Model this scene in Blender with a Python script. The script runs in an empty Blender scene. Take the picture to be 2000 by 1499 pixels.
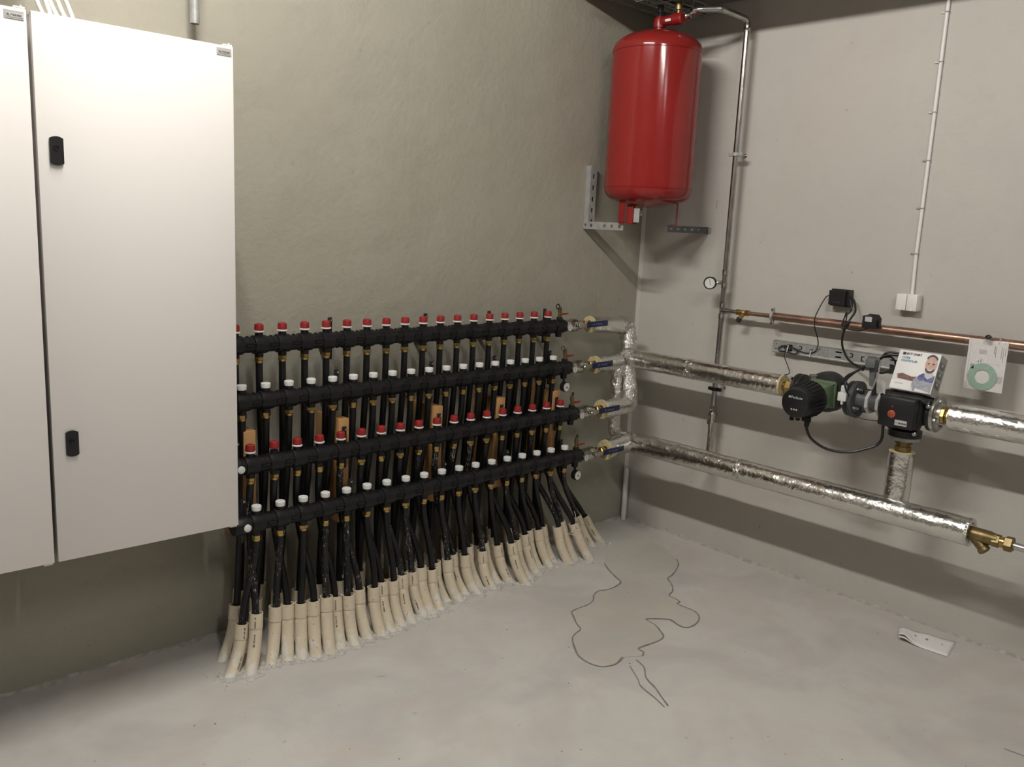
import bpy, bmesh, math, random
from mathutils import Vector, Matrix, noise
random.seed(7)
S = bpy.context.scene
COL = S.collection
V = Vector

# ------------------------------------------------------------------ camera
FPX = 1682.3
CAM = V((-4.010, -3.273, 1.737))
yaw, pitch, roll = math.radians(47.267), math.radians(10.295), math.radians(-2.653)
fw = V((math.cos(yaw)*math.cos(pitch), math.sin(yaw)*math.cos(pitch), -math.sin(pitch)))
rt = fw.cross(V((0, 0, 1))).normalized()
dn = fw.cross(rt)
r2 = rt*math.cos(roll) + dn*math.sin(roll)
d2 = -rt*math.sin(roll) + dn*math.cos(roll)
cd = bpy.data.cameras.new('camera'); cam = bpy.data.objects.new('camera', cd); COL.objects.link(cam)
cd.sensor_fit = 'HORIZONTAL'; cd.sensor_width = 36.0; cd.lens = 36.0*FPX/2000.0
cd.clip_start = 0.02; cd.clip_end = 60
m = Matrix((r2, -d2, -fw)).transposed().to_4x4(); m.translation = CAM
cam.matrix_world = m
S.camera = cam

# ------------------------------------------------------------------ world, lights, exposure
w = bpy.data.worlds.new('world'); S.world = w; w.use_nodes = True
w.node_tree.nodes['Background'].inputs[0].default_value = (0.9, 0.95, 1.0, 1)
w.node_tree.nodes['Background'].inputs[1].default_value = 0.02
S.view_settings.view_transform = 'Standard'; S.view_settings.look = 'None'
S.view_settings.gamma = 1.0; S.view_settings.use_curve_mapping = False
S.view_settings.exposure = 0.0
S.cycles.max_bounces = 5; S.cycles.diffuse_bounces = 3; S.cycles.glossy_bounces = 3; S.cycles.transmission_bounces = 2; S.cycles.transparent_max_bounces = 6
S.cycles.use_adaptive_sampling = True; S.cycles.adaptive_threshold = 0.05; S.cycles.use_light_tree = False
# row of tube lamps under the ceiling: (position, radiance of the glowing tube); the tubes themselves are built further down
LAMPS = [((-3.0, -1.15, 3.42), 196.0), ((-3.0, -3.90, 3.42), 134.0), ((-3.0, -6.10, 3.42), 30.0)]  # the last lamp is added out of view for fill light

# ------------------------------------------------------------------ materials
def mat(name, col, rough=0.5, metal=0.0, nscale=0, namt=0.0, col2=None, bump=0.0, bscale=60, spec=0.5, thr=None, detail=6, emit=None, coords='Object', rvar=0.0):
    mt = bpy.data.materials.new(name); mt.use_nodes = True
    nt = mt.node_tree; b = nt.nodes['Principled BSDF']
    b.inputs['Base Color'].default_value = (*col, 1); b.inputs['Roughness'].default_value = rough
    b.inputs['Metallic'].default_value = metal; b.inputs['Specular IOR Level'].default_value = spec
    tc = nt.nodes.new('ShaderNodeTexCoord')
    if nscale:
        n = nt.nodes.new('ShaderNodeTexNoise'); n.inputs['Scale'].default_value = nscale; n.inputs['Detail'].default_value = detail
        nt.links.new(tc.outputs[coords], n.inputs['Vector'])
        r = nt.nodes.new('ShaderNodeValToRGB')
        c2 = col2 if col2 else tuple(c*(1-namt) for c in col)
        lo, hi = thr if thr else (0.35, 0.68)
        r.color_ramp.elements[0].position = lo; r.color_ramp.elements[1].position = hi
        r.color_ramp.elements[0].color = (*col, 1); r.color_ramp.elements[1].color = (*c2, 1)
        nt.links.new(n.outputs['Fac'], r.inputs['Fac']); nt.links.new(r.outputs['Color'], b.inputs['Base Color'])
        if rvar:
            mr = nt.nodes.new('ShaderNodeMapRange'); mr.inputs['To Min'].default_value = rough-rvar; mr.inputs['To Max'].default_value = rough+rvar
            nt.links.new(n.outputs['Fac'], mr.inputs['Value']); nt.links.new(mr.outputs[0], b.inputs['Roughness'])
    if bump:
        n2 = nt.nodes.new('ShaderNodeTexNoise'); n2.inputs['Scale'].default_value = bscale; n2.inputs['Detail'].default_value = 3
        nt.links.new(tc.outputs[coords], n2.inputs['Vector'])
        bp = nt.nodes.new('ShaderNodeBump'); bp.inputs['Strength'].default_value = bump; bp.inputs['Distance'].default_value = 0.01
        nt.links.new(n2.outputs['Fac'], bp.inputs['Height']); nt.links.new(bp.outputs['Normal'], b.inputs['Normal'])
    if emit:
        b.inputs['Emission Color'].default_value = (*emit[0], 1); b.inputs['Emission Strength'].default_value = emit[1]
    return mt

def concrete(name, base, stain, warm, rough=0.85, big=0.9, fine=38, bump=0.25, spots=True, warmamt=0.5, tscale=(1,1,1)):
    """trowelled concrete: cloudy tone, warm stains, small pits, fine relief"""
    mt = bpy.data.materials.new(name); mt.use_nodes = True
    nt = mt.node_tree; N = nt.nodes.new; L = nt.links.new; b = nt.nodes['Principled BSDF']
    b.inputs['Roughness'].default_value = rough; b.inputs['Specular IOR Level'].default_value = 0.25
    tc = N('ShaderNodeTexCoord'); mp = N('ShaderNodeMapping'); mp.inputs['Scale'].default_value = tscale
    L(tc.outputs['Object'], mp.inputs['Vector'])
    def nz(scale, detail=6, rgh=0.55, dist=0.0):
        n = N('ShaderNodeTexNoise'); n.inputs['Scale'].default_value = scale; n.inputs['Detail'].default_value = detail
        n.inputs['Roughness'].default_value = rgh; n.inputs['Distortion'].default_value = dist
        L(mp.outputs[0], n.inputs['Vector']); return n
    def ramp(src, lo, hi):
        r = N('ShaderNodeMapRange'); r.inputs['From Min'].default_value = lo; r.inputs['From Max'].default_value = hi
        L(src.outputs['Fac'], r.inputs['Value']); return r
    def mix(a, bcol, fac, amt, mode='MIX'):
        mx = N('ShaderNodeMix'); mx.data_type = 'RGBA'; mx.blend_type = mode
        ml = N('ShaderNodeMath'); ml.operation = 'MULTIPLY'; ml.inputs[1].default_value = amt
        L(fac.outputs[0], ml.inputs[0]); L(ml.outputs[0], mx.inputs['Factor'])
        if isinstance(a, tuple): mx.inputs['A'].default_value = (*a, 1)
        else: L(a.outputs['Result'], mx.inputs['A'])
        mx.inputs['B'].default_value = (*bcol, 1); return mx
    c = mix(base, stain, ramp(nz(big, 4, 0.6, 0.6), 0.42, 0.66), 0.75)
    c = mix(c, warm, ramp(nz(big*1.7+0.3, 3, 0.5, 0.3), 0.5, 0.72), warmamt)
    c = mix(c, tuple(x*0.86 for x in base), ramp(nz(fine*0.35, 4, 0.65), 0.5, 0.75), 0.35)
    if spots:
        c = mix(c, tuple(x*0.45 for x in base), ramp(nz(24, 2, 0.4), 0.76, 0.80), 0.35)
    L(c.outputs['Result'], b.inputs['Base Color'])
    bp = N('ShaderNodeBump'); bp.inputs['Strength'].default_value = bump; bp.inputs['Distance'].default_value = 0.006
    L(nz(fine, 4, 0.66).outputs['Fac'], bp.inputs['Height'])
    bp2 = N('ShaderNodeBump'); bp2.inputs['Strength'].default_value = bump*0.8; bp2.inputs['Distance'].default_value = 0.03
    L(nz(3.2, 2, 0.5).outputs['Fac'], bp2.inputs['Height']); L(bp.outputs['Normal'], bp2.inputs['Normal'])
    L(bp2.outputs['Normal'], b.inputs['Normal'])
    return mt

M = {}
M['wall'] = concrete('poured_concrete', (0.525, 0.498, 0.458), (0.478, 0.456, 0.423), (0.507, 0.469, 0.422), bump=0.2)
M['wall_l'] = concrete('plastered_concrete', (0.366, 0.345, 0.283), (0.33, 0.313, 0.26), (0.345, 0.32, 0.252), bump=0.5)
M['floor'] = concrete('floor_concrete', (0.575, 0.552, 0.52), (0.45, 0.436, 0.42), (0.53, 0.475, 0.42), rough=0.58, big=2.3, fine=30, bump=0.14, warmamt=0.6)
M['patch'] = concrete('patched_screed', (0.535, 0.507, 0.452), (0.45, 0.43, 0.39), (0.50, 0.445, 0.365), rough=0.6, big=2.2, bump=0.1)
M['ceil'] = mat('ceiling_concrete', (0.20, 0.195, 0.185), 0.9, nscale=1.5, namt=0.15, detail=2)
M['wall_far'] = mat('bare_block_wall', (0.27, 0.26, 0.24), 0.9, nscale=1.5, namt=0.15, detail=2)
M['mortar'] = mat('crumbled_mortar', (0.62, 0.60, 0.56), 0.9, nscale=45, namt=0.35, bump=0.6, bscale=90)
M['crack'] = mat('crack_dirt', (0.24, 0.235, 0.22), 0.9, nscale=60, namt=0.3)
M['white_paint'] = mat('white_powder_coat', (0.80, 0.765, 0.735), 0.42, spec=0.35, bump=0.03, bscale=400)
M['cab_side'] = mat('grey_white_steel', (0.55, 0.52, 0.50), 0.5)
M['blackpl'] = mat('black_moulded_plastic', (0.0048, 0.005, 0.0054), 0.42, spec=0.36, nscale=18, col2=(0.0095, 0.0098, 0.0105), bump=0.12, bscale=50)
M['blacksat'] = mat('black_satin_plastic', (0.012, 0.012, 0.013), 0.38)
M['pipe'] = mat('black_pe_pipe', (0.004, 0.0042, 0.0046), 0.36, spec=0.4, nscale=9, col2=(0.0085, 0.0088, 0.0095), bump=0.05, bscale=30)
M['pipe_dusty'] = None
M['cream'] = None
M['red'] = mat('red_cap_plastic', (0.31, 0.019, 0.019), 0.42, nscale=30, namt=0.25)
M['whitepl'] = mat('white_plastic', (0.74, 0.74, 0.72), 0.4)
M['brass'] = mat('brass', (0.60, 0.42, 0.16), 0.28, 1.0, nscale=40, namt=0.35, bump=0.05)
M['brassdull'] = mat('dull_brass', (0.30, 0.225, 0.105), 0.42, 0.9, nscale=30, namt=0.4, bump=0.1)
M['nickel'] = mat('nickel_plated', (0.58, 0.56, 0.50), 0.2, 1.0, nscale=25, namt=0.3)
M['chrome'] = mat('galvanised_press_pipe', (0.52, 0.51, 0.49), 0.24, 1.0, nscale=14, namt=0.3, bump=0.03)
M['galv'] = mat('galvanised_steel', (0.46, 0.46, 0.45), 0.45, 0.4, nscale=35, namt=0.25, bump=0.05)
M['steelgrey'] = mat('grey_painted_steel', (0.42, 0.42, 0.41), 0.5, 0.3, nscale=30, namt=0.2)
M['dark'] = mat('slot_shade', (0.01, 0.01, 0.01), 0.9)  # near-black colour for the shade behind the rail slots
M['copper'] = mat('copper', (0.46, 0.285, 0.21), 0.34, 0.9, nscale=16, col2=(0.30, 0.19, 0.15), bump=0.04)
M['tank'] = mat('red_enamel', (0.27, 0.019, 0.017), 0.13, nscale=2.5, col2=(0.23, 0.017, 0.015), bump=0.02, bscale=9)
M['tankdusty'] = mat('dull_red_paint', (0.24, 0.012, 0.012), 0.35)
M['blue'] = mat('blue_vinyl_grip', (0.010, 0.014, 0.058), 0.38)
M['bluedark'] = mat('pale_print_on_grip', (0.12, 0.15, 0.3), 0.45)
M['foam'] = mat('yellow_foam', (0.68, 0.58, 0.33), 0.9, nscale=60, namt=0.3, bump=0.6, bscale=120)
M['wood'] = None
M['grn'] = mat('green_cast_paint', (0.135, 0.20, 0.11), 0.45, nscale=20, namt=0.15, bump=0.08)
M['castblk'] = mat('black_cast_iron', (0.014, 0.0145, 0.0145), 0.4, nscale=25, col2=(0.024, 0.025, 0.025), bump=0.15, bscale=80)
M['castgrey'] = mat('dark_grey_cast', (0.075, 0.078, 0.078), 0.5, nscale=25, namt=0.2, bump=0.1)
M['alu'] = mat('machined_aluminium', (0.62, 0.62, 0.61), 0.3, 1.0, nscale=30, namt=0.2)
M['silverpl'] = mat('silver_sticker', (0.55, 0.55, 0.54), 0.4, 0.2)
M['orange'] = mat('orange_red_dial', (0.36, 0.06, 0.027), 0.45)
M['paper'] = mat('paper', (0.82, 0.79, 0.78), 0.65, nscale=14, namt=0.04)
M['boxwhite'] = mat('white_cardboard', (0.80, 0.775, 0.76), 0.5)
M['boxside'] = mat('grey_cardboard', (0.36, 0.345, 0.325), 0.6)
M['ink'] = mat('black_ink', (0.03, 0.03, 0.035), 0.6)
M['inkgrey'] = mat('grey_ink', (0.28, 0.27, 0.29), 0.6)
M['inkpale'] = mat('pale_ink', (0.58, 0.55, 0.56), 0.6)
M['inkblue'] = mat('blue_ink', (0.06, 0.27, 0.42), 0.6)
M['skin'] = mat('printed_skin_tone', (0.52, 0.31, 0.25), 0.55, nscale=60, col2=(0.62, 0.42, 0.36))
M['hair'] = mat('printed_dark_hair', (0.06, 0.045, 0.045), 0.55)
M['shirt'] = mat('printed_blue_shirt', (0.035, 0.05, 0.20), 0.55, nscale=80, col2=(0.16, 0.18, 0.34))
M['shirtgrey'] = mat('printed_grey_overall', (0.27, 0.28, 0.34), 0.55, nscale=80, col2=(0.4, 0.4, 0.45))
M['sleeve'] = mat('printed_dark_sleeve', (0.12, 0.06, 0.055), 0.55, nscale=80, col2=(0.24, 0.10, 0.09))
M['gasket'] = mat('green_gasket', (0.36, 0.52, 0.42), 0.6, nscale=30, namt=0.1)
M['glassdial'] = mat('dial_face', (0.74, 0.73, 0.70), 0.25)
M['rubber'] = mat('black_rubber', (0.012, 0.012, 0.012), 0.55)
M['cable'] = mat('black_cable', (0.010, 0.010, 0.011), 0.42)
M['whitecable'] = mat('white_cable', (0.80, 0.78, 0.75), 0.45)
M['socket'] = mat('white_socket_plastic', (0.80, 0.77, 0.73), 0.4)
M['print'] = mat('brown_stamped_print', (0.11, 0.08, 0.05), 0.7)
M['duct'] = mat('duct_steel', (0.30, 0.29, 0.27), 0.5, 0.6, nscale=6, namt=0.2)
M['lampglow'] = mat('lamp_diffuser', (0.9, 0.9, 0.88), 0.5)
M['greyplate'] = mat('nameplate_grey', (0.42, 0.40, 0.39), 0.5)
M['handgrey'] = mat('grey_lever_plastic', (0.13, 0.135, 0.135), 0.45)

def cream_mat():
    mt = bpy.data.materials.new('cream_plastic_with_plaster_dust'); mt.use_nodes = True
    nt = mt.node_tree; N = nt.nodes.new; L = nt.links.new; b = nt.nodes['Principled BSDF']; b.inputs['Roughness'].default_value = 0.55
    g = N('ShaderNodeNewGeometry'); oi = N('ShaderNodeObjectInfo')
    sep = N('ShaderNodeSeparateXYZ'); L(g.outputs['Position'], sep.inputs[0])
    n1 = N('ShaderNodeTexNoise'); n1.inputs['Scale'].default_value = 26; n1.inputs['Detail'].default_value = 7; L(g.outputs['Position'], n1.inputs['Vector'])
    n2 = N('ShaderNodeTexNoise'); n2.inputs['Scale'].default_value = 70; n2.inputs['Detail'].default_value = 5; L(g.outputs['Position'], n2.inputs['Vector'])
    # plaster splashes cling to the foot of the pipes
    mr = N('ShaderNodeMapRange'); mr.inputs['From Min'].default_value = 0.0; mr.inputs['From Max'].default_value = 0.13
    mr.inputs['To Min'].default_value = 0.14; mr.inputs['To Max'].default_value = -0.22; L(sep.outputs['Z'], mr.inputs['Value'])
    ad = N('ShaderNodeMath'); ad.operation = 'ADD'; L(n1.outputs['Fac'], ad.inputs[0]); L(mr.outputs[0], ad.inputs[1])
    st = N('ShaderNodeMapRange'); st.inputs['From Min'].default_value = 0.5; st.inputs['From Max'].default_value = 0.62; L(ad.outputs[0], st.inputs['Value'])
    mx = N('ShaderNodeMix'); mx.data_type = 'RGBA'; L(st.outputs[0], mx.inputs['Factor'])
    mx.inputs['A'].default_value = (0.70, 0.605, 0.46, 1); mx.inputs['B'].default_value = (0.74, 0.70, 0.62, 1)
    s2 = N('ShaderNodeMapRange'); s2.inputs['From Min'].default_value = 0.66; s2.inputs['From Max'].default_value = 0.72; L(n2.outputs['Fac'], s2.inputs['Value'])
    mx2 = N('ShaderNodeMix'); mx2.data_type = 'RGBA'; L(s2.outputs[0], mx2.inputs['Factor']); L(mx.outputs['Result'], mx2.inputs['A'])
    mx2.inputs['B'].default_value = (0.30, 0.27, 0.23, 1)
    L(mx2.outputs['Result'], b.inputs['Base Color'])
    bp = N('ShaderNodeBump'); bp.inputs['Strength'].default_value = 0.25; bp.inputs['Distance'].default_value = 0.004
    L(st.outputs[0], bp.inputs['Height']); L(bp.outputs['Normal'], b.inputs['Normal'])
    return mt
M['cream'] = cream_mat()
def dusty_pipe():
    mt = bpy.data.materials.new('black_pe_pipe_with_plaster_scuffs'); mt.use_nodes = True
    nt = mt.node_tree; N = nt.nodes.new; L = nt.links.new; b = nt.nodes['Principled BSDF']; b.inputs['Roughness'].default_value = 0.42; b.inputs['Specular IOR Level'].default_value = 0.4
    g = N('ShaderNodeNewGeometry'); mp = N('ShaderNodeMapping'); mp.inputs['Scale'].default_value = (1, 1, 0.32); L(g.outputs['Position'], mp.inputs[0])
    n = N('ShaderNodeTexNoise'); n.inputs['Scale'].default_value = 190; n.inputs['Detail'].default_value = 4; L(mp.outputs[0], n.inputs['Vector'])
    n2 = N('ShaderNodeTexNoise'); n2.inputs['Scale'].default_value = 22; n2.inputs['Detail'].default_value = 3; L(mp.outputs[0], n2.inputs['Vector'])
    ml = N('ShaderNodeMath'); ml.operation = 'MULTIPLY_ADD'; ml.inputs[1].default_value = 0.55; L(n2.outputs['Fac'], ml.inputs[0]); L(n.outputs['Fac'], ml.inputs[2])
    r = N('ShaderNodeMapRange'); r.inputs['From Min'].default_value = 0.89; r.inputs['From Max'].default_value = 1.02; L(ml.outputs[0], r.inputs['Value'])
    mx = N('ShaderNodeMix'); mx.data_type = 'RGBA'; mx.inputs['A'].default_value = (0.007, 0.0073, 0.008, 1); mx.inputs['B'].default_value = (0.34, 0.32, 0.30, 1)
    L(r.outputs[0], mx.inputs['Factor']); L(mx.outputs['Result'], b.inputs['Base Color']); return mt
M['pipe_dusty'] = dusty_pipe()

def wood_mat():
    mt = bpy.data.materials.new('pine_batten'); mt.use_nodes = True
    nt = mt.node_tree; N = nt.nodes.new; L = nt.links.new; b = nt.nodes['Principled BSDF']; b.inputs['Roughness'].default_value = 0.7
    tc = N('ShaderNodeTexCoord'); mp = N('ShaderNodeMapping'); mp.inputs['Scale'].default_value = (60, 60, 4); L(tc.outputs['Object'], mp.inputs[0])
    n = N('ShaderNodeTexNoise'); n.inputs['Scale'].default_value = 1.0; n.inputs['Detail'].default_value = 5; L(mp.outputs[0], n.inputs['Vector'])
    r = N('ShaderNodeValToRGB'); r.color_ramp.elements[0].color = (0.55, 0.31, 0.125, 1); r.color_ramp.elements[1].color = (0.42, 0.215, 0.08, 1)
    L(n.outputs['Fac'], r.inputs[0]); L(r.outputs[0], b.inputs['Base Color']); return mt
M['wood'] = wood_mat()

def foil_mat(name, strength, scale, rough):
    mt = bpy.data.materials.new(name); mt.use_nodes = True
    nt = mt.node_tree; N = nt.nodes.new; L = nt.links.new; b = nt.nodes['Principled BSDF']
    b.inputs['Metallic'].default_value = 1.0; b.inputs['Roughness'].default_value = rough
    b.inputs['Base Color'].default_value = (0.80, 0.79, 0.76, 1)
    tc = N('ShaderNodeTexCoord')
    n = N('ShaderNodeTexNoise'); n.inputs['Scale'].default_value = scale; n.inputs['Detail'].default_value = 7; n.inputs['Distortion'].default_value = 1.2
    L(tc.outputs['Object'], n.inputs['Vector'])
    v = N('ShaderNodeTexVoronoi'); v.inputs['Scale'].default_value = scale*1.8; v.feature = 'DISTANCE_TO_EDGE'; L(tc.outputs['Object'], v.inputs['Vector'])
    ad = N('ShaderNodeMath'); ad.operation = 'MULTIPLY_ADD'; ad.inputs[1].default_value = 0.35; L(v.outputs['Distance'], ad.inputs[0]); L(n.outputs['Fac'], ad.inputs[2])
    bp = N('ShaderNodeBump'); bp.inputs['Strength'].default_value = strength; bp.inputs['Distance'].default_value = 0.01
    L(ad.outputs[0], bp.inputs['Height']); L(bp.outputs['Normal'], b.inputs['Normal'])
    return mt
M['foil'] = foil_mat('aluminium_foil_wrap', 0.42, 20, 0.2)
M['foilc'] = foil_mat('crumpled_aluminium_tape', 1.0, 42, 0.16)

def film_mat():
    mt = bpy.data.materials.new('clear_plastic_film'); mt.use_nodes = True
    nt = mt.node_tree; N = nt.nodes.new; L = nt.links.new
    out = nt.nodes['Material Output']; nt.nodes.remove(nt.nodes['Principled BSDF'])
    t = N('ShaderNodeBsdfTransparent'); t.inputs[0].default_value = (0.99, 0.99, 0.99, 1)
    g = N('ShaderNodeBsdfGlossy'); g.inputs['Roughness'].default_value = 0.12; g.inputs[0].default_value = (0.9, 0.9, 0.9, 1)
    tc = N('ShaderNodeTexCoord'); n = N('ShaderNodeTexNoise'); n.inputs['Scale'].default_value = 30; L(tc.outputs['Object'], n.inputs['Vector'])
    bp = N('ShaderNodeBump'); bp.inputs['Strength'].default_value = 0.8; bp.inputs['Distance'].default_value = 0.01; L(n.outputs['Fac'], bp.inputs['Height']); L(bp.outputs[0], g.inputs['Normal'])
    mx = N('ShaderNodeMixShader'); mx.inputs[0].default_value = 0.10; L(t.outputs[0], mx.inputs[1]); L(g.outputs[0], mx.inputs[2]); L(mx.outputs[0], out.inputs[0])
    return mt
M['film'] = film_mat()

# ------------------------------------------------------------------ mesh builder
def frame(ax):
    a = V(ax).normalized()
    t = V((0, 0, 1)) if abs(a.z) < 0.9 else V((1, 0, 0))
    u = a.cross(t).normalized(); v = u.cross(a).normalized()
    return a, u, v

class MB:
    def __init__(s): s.v = []; s.f = []
    def add(s, vs, fs):
        o = len(s.v); s.v += [V(p) for p in vs]; s.f += [tuple(i+o for i in f) for f in fs]; return s
    def box(s, c, d, R=None, ch=0.0):
        c = V(c); hx, hy, hz = d[0]/2, d[1]/2, d[2]/2
        if ch:
            bm = bmesh.new(); bmesh.ops.create_cube(bm, size=1)
            bmesh.ops.scale(bm, vec=d, verts=bm.verts)
            bmesh.ops.bevel(bm, geom=list(bm.edges), offset=ch, segments=2, affect='EDGES', profile=0.5)
            bm.verts.index_update()
            vs = [(R @ x.co if R else x.co.copy())+c for x in bm.verts]; fs = [tuple(q.index for q in f.verts) for f in bm.faces]
            bm.free(); return s.add(vs, fs)
        vs = [V((x, y, z)) for x in (-hx, hx) for y in (-hy, hy) for z in (-hz, hz)]
        if R: vs = [R @ p for p in vs]
        return s.add([p+c for p in vs], [(0,1,3,2),(4,6,7,5),(0,4,5,1),(2,3,7,6),(0,2,6,4),(1,5,7,3)])
    def lathe(s, o, ax, prof, n=20, squash=None, ph=0.0, start=None):
        """prof: (t along axis, radius); closed ends when the radius is 0"""
        a, u, v = frame(ax); o = V(o); vs = []; fs = []
        for (t, r) in prof:
            for k in range(n):
                an = 2*math.pi*(k+ph)/n
                vs.append(o + a*t + u*(math.cos(an)*r) + v*(math.sin(an)*r))
        for i in range(len(prof)-1):
            for k in range(n):
                k2 = (k+1) % n
                fs.append((i*n+k, i*n+k2, (i+1)*n+k2, (i+1)*n+k))
        fs.append(tuple(range(n))[::-1]); fs.append(tuple((len(prof)-1)*n+k for k in range(n)))
        return s.add(vs, fs)
    def cyl(s, p0, p1, r0, r1=None, n=16, ph=0.0):
        p0 = V(p0); p1 = V(p1); r1 = r0 if r1 is None else r1
        return s.lathe(p0, p1-p0, [(0, r0), ((p1-p0).length, r1)], n, ph=ph)
    def tube(s, path, r, n=12, jit=0.0, js=9.0, caps=True, seed=0.0):
        P = [V(p) for p in path]; m = len(P); vs = []; fs = []
        rr = r if isinstance(r, (list, tuple)) else [r]*m
        tang = []
        for i in range(m):
            t = (P[min(i+1, m-1)] - P[max(i-1, 0)]).normalized(); tang.append(t)
        a, u, v = frame(tang[0])
        for i in range(m):
            t = tang[i]; u = (u - t*u.dot(t)).normalized(); v = t.cross(u)
            for k in range(n):
                an = 2*math.pi*k/n; d = u*math.cos(an)+v*math.sin(an)
                q = rr[i]
                if jit:
                    pos = P[i]+d*rr[i]
                    q += jit*(noise.noise(pos*js*4+V((seed, 0, 0))) + 0.6*noise.noise(pos*js*11+V((0, seed, 3))))
                vs.append(P[i]+d*q)
        for i in range(m-1):
            for k in range(n):
                k2 = (k+1) % n; fs.append((i*n+k, i*n+k2, (i+1)*n+k2, (i+1)*n+k))
        if caps: fs.append(tuple(range(n))[::-1]); fs.append(tuple((m-1)*n+k for k in range(n)))
        return s.add(vs, fs)
    def prism(s, poly, o, u, v, w):
        """polygon in the u,v plane at o, extruded by vector w"""
        o, u, v, w = V(o), V(u), V(v), V(w); n = len(poly)
        vs = [o+u*a+v*b for a, b in poly] + [o+u*a+v*b+w for a, b in poly]
        fs = [tuple(range(n))[::-1], tuple(range(n, 2*n))] + [(k, (k+1) % n, n+(k+1) % n, n+k) for k in range(n)]
        return s.add(vs, fs)
    def holed(s, W, Hh, t, holes, o, u, v, w):
        """plate W x Hh with real rectangular holes (x0,x1,y0,y1)"""
        o, u, v, w = V(o), V(u), V(v), V(w).normalized()*t
        xs = sorted(set([0, W]+[h[0] for h in holes]+[h[1] for h in holes])); ys = sorted(set([0, Hh]+[h[2] for h in holes]+[h[3] for h in holes]))
        solid = {}
        for i in range(len(xs)-1):
            for j in range(len(ys)-1):
                cx, cy = (xs[i]+xs[i+1])/2, (ys[j]+ys[j+1])/2
                solid[i, j] = not any(h[0] < cx < h[1] and h[2] < cy < h[3] for h in holes)
        nx, ny = len(xs), len(ys); vs = []; fs = []
        for q in (0, 1):
            for i in range(nx):
                for j in range(ny): vs.append(o+u*xs[i]+v*ys[j]+w*q)
        I = lambda i, j, q: q*nx*ny+i*ny+j
        for (i, j), ok in solid.items():
            if not ok: continue
            fs.append((I(i,j,1), I(i+1,j,1), I(i+1,j+1,1), I(i,j+1,1))); fs.append((I(i,j,0), I(i,j+1,0), I(i+1,j+1,0), I(i+1,j,0)))
            for (di, dj, a, b) in ((-1,0,(i,j),(i,j+1)), (1,0,(i+1,j+1),(i+1,j)), (0,-1,(i+1,j),(i,j)), (0,1,(i,j+1),(i+1,j+1))):
                if not solid.get((i+di, j+dj), False): fs.append((I(*a,0), I(*a,1), I(*b,1), I(*b,0)))
        return s.add(vs, fs)
    def mesh(s, name, mt, off=V((0, 0, 0)), ang=38):
        me = bpy.data.meshes.new(name); me.from_pydata([p-off for p in s.v], [], s.f); me.materials.append(mt)
        bm = bmesh.new(); bm.from_mesh(me); bmesh.ops.recalc_face_normals(bm, faces=bm.faces); bm.to_mesh(me); bm.free()
        me.shade_smooth(); me.set_sharp_from_angle(angle=math.radians(ang)); return me
    def build(s, name, mt, parent=None, ang=38, **tags):
        if parent is None:
            lo = V((min(p.x for p in s.v), min(p.y for p in s.v), min(p.z for p in s.v))); hi = V((max(p.x for p in s.v), max(p.y for p in s.v), max(p.z for p in s.v)))
            org = V(((lo.x+hi.x)/2, (lo.y+hi.y)/2, lo.z))
            o = bpy.data.objects.new(name, s.mesh(name, mt, org, ang)); o.location = org
        else:
            off = worldloc(parent); o = bpy.data.objects.new(name, s.mesh(name, mt, off, ang)); o.parent = parent
        COL.objects.link(o)
        for k, x in tags.items(): o[k] = x
        return o

def worldloc(o):
    l = V(o.location)
    while o.parent: o = o.parent; l = l+V(o.location)
    return l
def inst(name, me, at, parent):
    """object sharing mesh data me, placed with its mesh origin at world point at"""
    o = bpy.data.objects.new(name, me); o.parent = parent; o.location = V(at)-worldloc(parent); COL.objects.link(o); return o
def thing(name, label, cat, loc, group=None):
    o = bpy.data.objects.new(name, None); o.empty_display_size = 0.05; o.location = loc; COL.objects.link(o)
    o['label'] = label; o['category'] = cat
    if group: o['group'] = group
    return o
def tag(o, label=None, cat=None, group=None, kind=None):
    for k, x in (('label', label), ('category', cat), ('group', group), ('kind', kind)):
        if x: o[k] = x
    return o
def text(s, size, o, right, up, mt, parent, name='lettering', align='LEFT', bold=0.0, sx=1.0):
    cu = bpy.data.curves.new('t', 'FONT'); cu.body = s; cu.size = size; cu.align_x = align; cu.offset = bold; cu.resolution_u = 2
    ob = bpy.data.objects.new('t', cu); COL.objects.link(ob)
    me0 = ob.to_mesh(); vs = [p.co.copy() for p in me0.vertices]; fs = [tuple(p.vertices) for p in me0.polygons]
    ob.to_mesh_clear(); bpy.data.objects.remove(ob); bpy.data.curves.remove(cu)
    right = V(right).normalized(); up = V(up).normalized(); o = V(o)
    mb = MB(); mb.add([o+right*(p.x*sx)+up*p.y for p in vs], fs)
    off = worldloc(parent)
    me = bpy.data.meshes.new(name); me.from_pydata([p-off for p in mb.v], [], mb.f); me.materials.append(mt)
    ob = bpy.data.objects.new(name, me); ob.parent = parent; COL.objects.link(ob); return ob
def arc(c, a0, a1, r, u, v, n=8):
    c, u, v = V(c), V(u), V(v)
    return [c+u*(r*math.cos(a0+(a1-a0)*i/n))+v*(r*math.sin(a0+(a1-a0)*i/n)) for i in range(n+1)]
def bend(pts, rad, n=6):
    """polyline with rounded corners"""
    P = [V(p) for p in pts]; out = [P[0]]
    for i in range(1, len(P)-1):
        a, b, c = P[i-1], P[i], P[i+1]; d0 = (a-b).normalized(); d1 = (c-b).normalized()
        r = min(rad, (a-b).length*0.49, (c-b).length*0.49)
        p0 = b+d0*r; p1 = b+d1*r
        for k in range(n+1):
            t = k/n; out.append(p0*(1-t)**2+b*2*t*(1-t)+p1*t*t)
    out.append(P[-1]); return out
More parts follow.
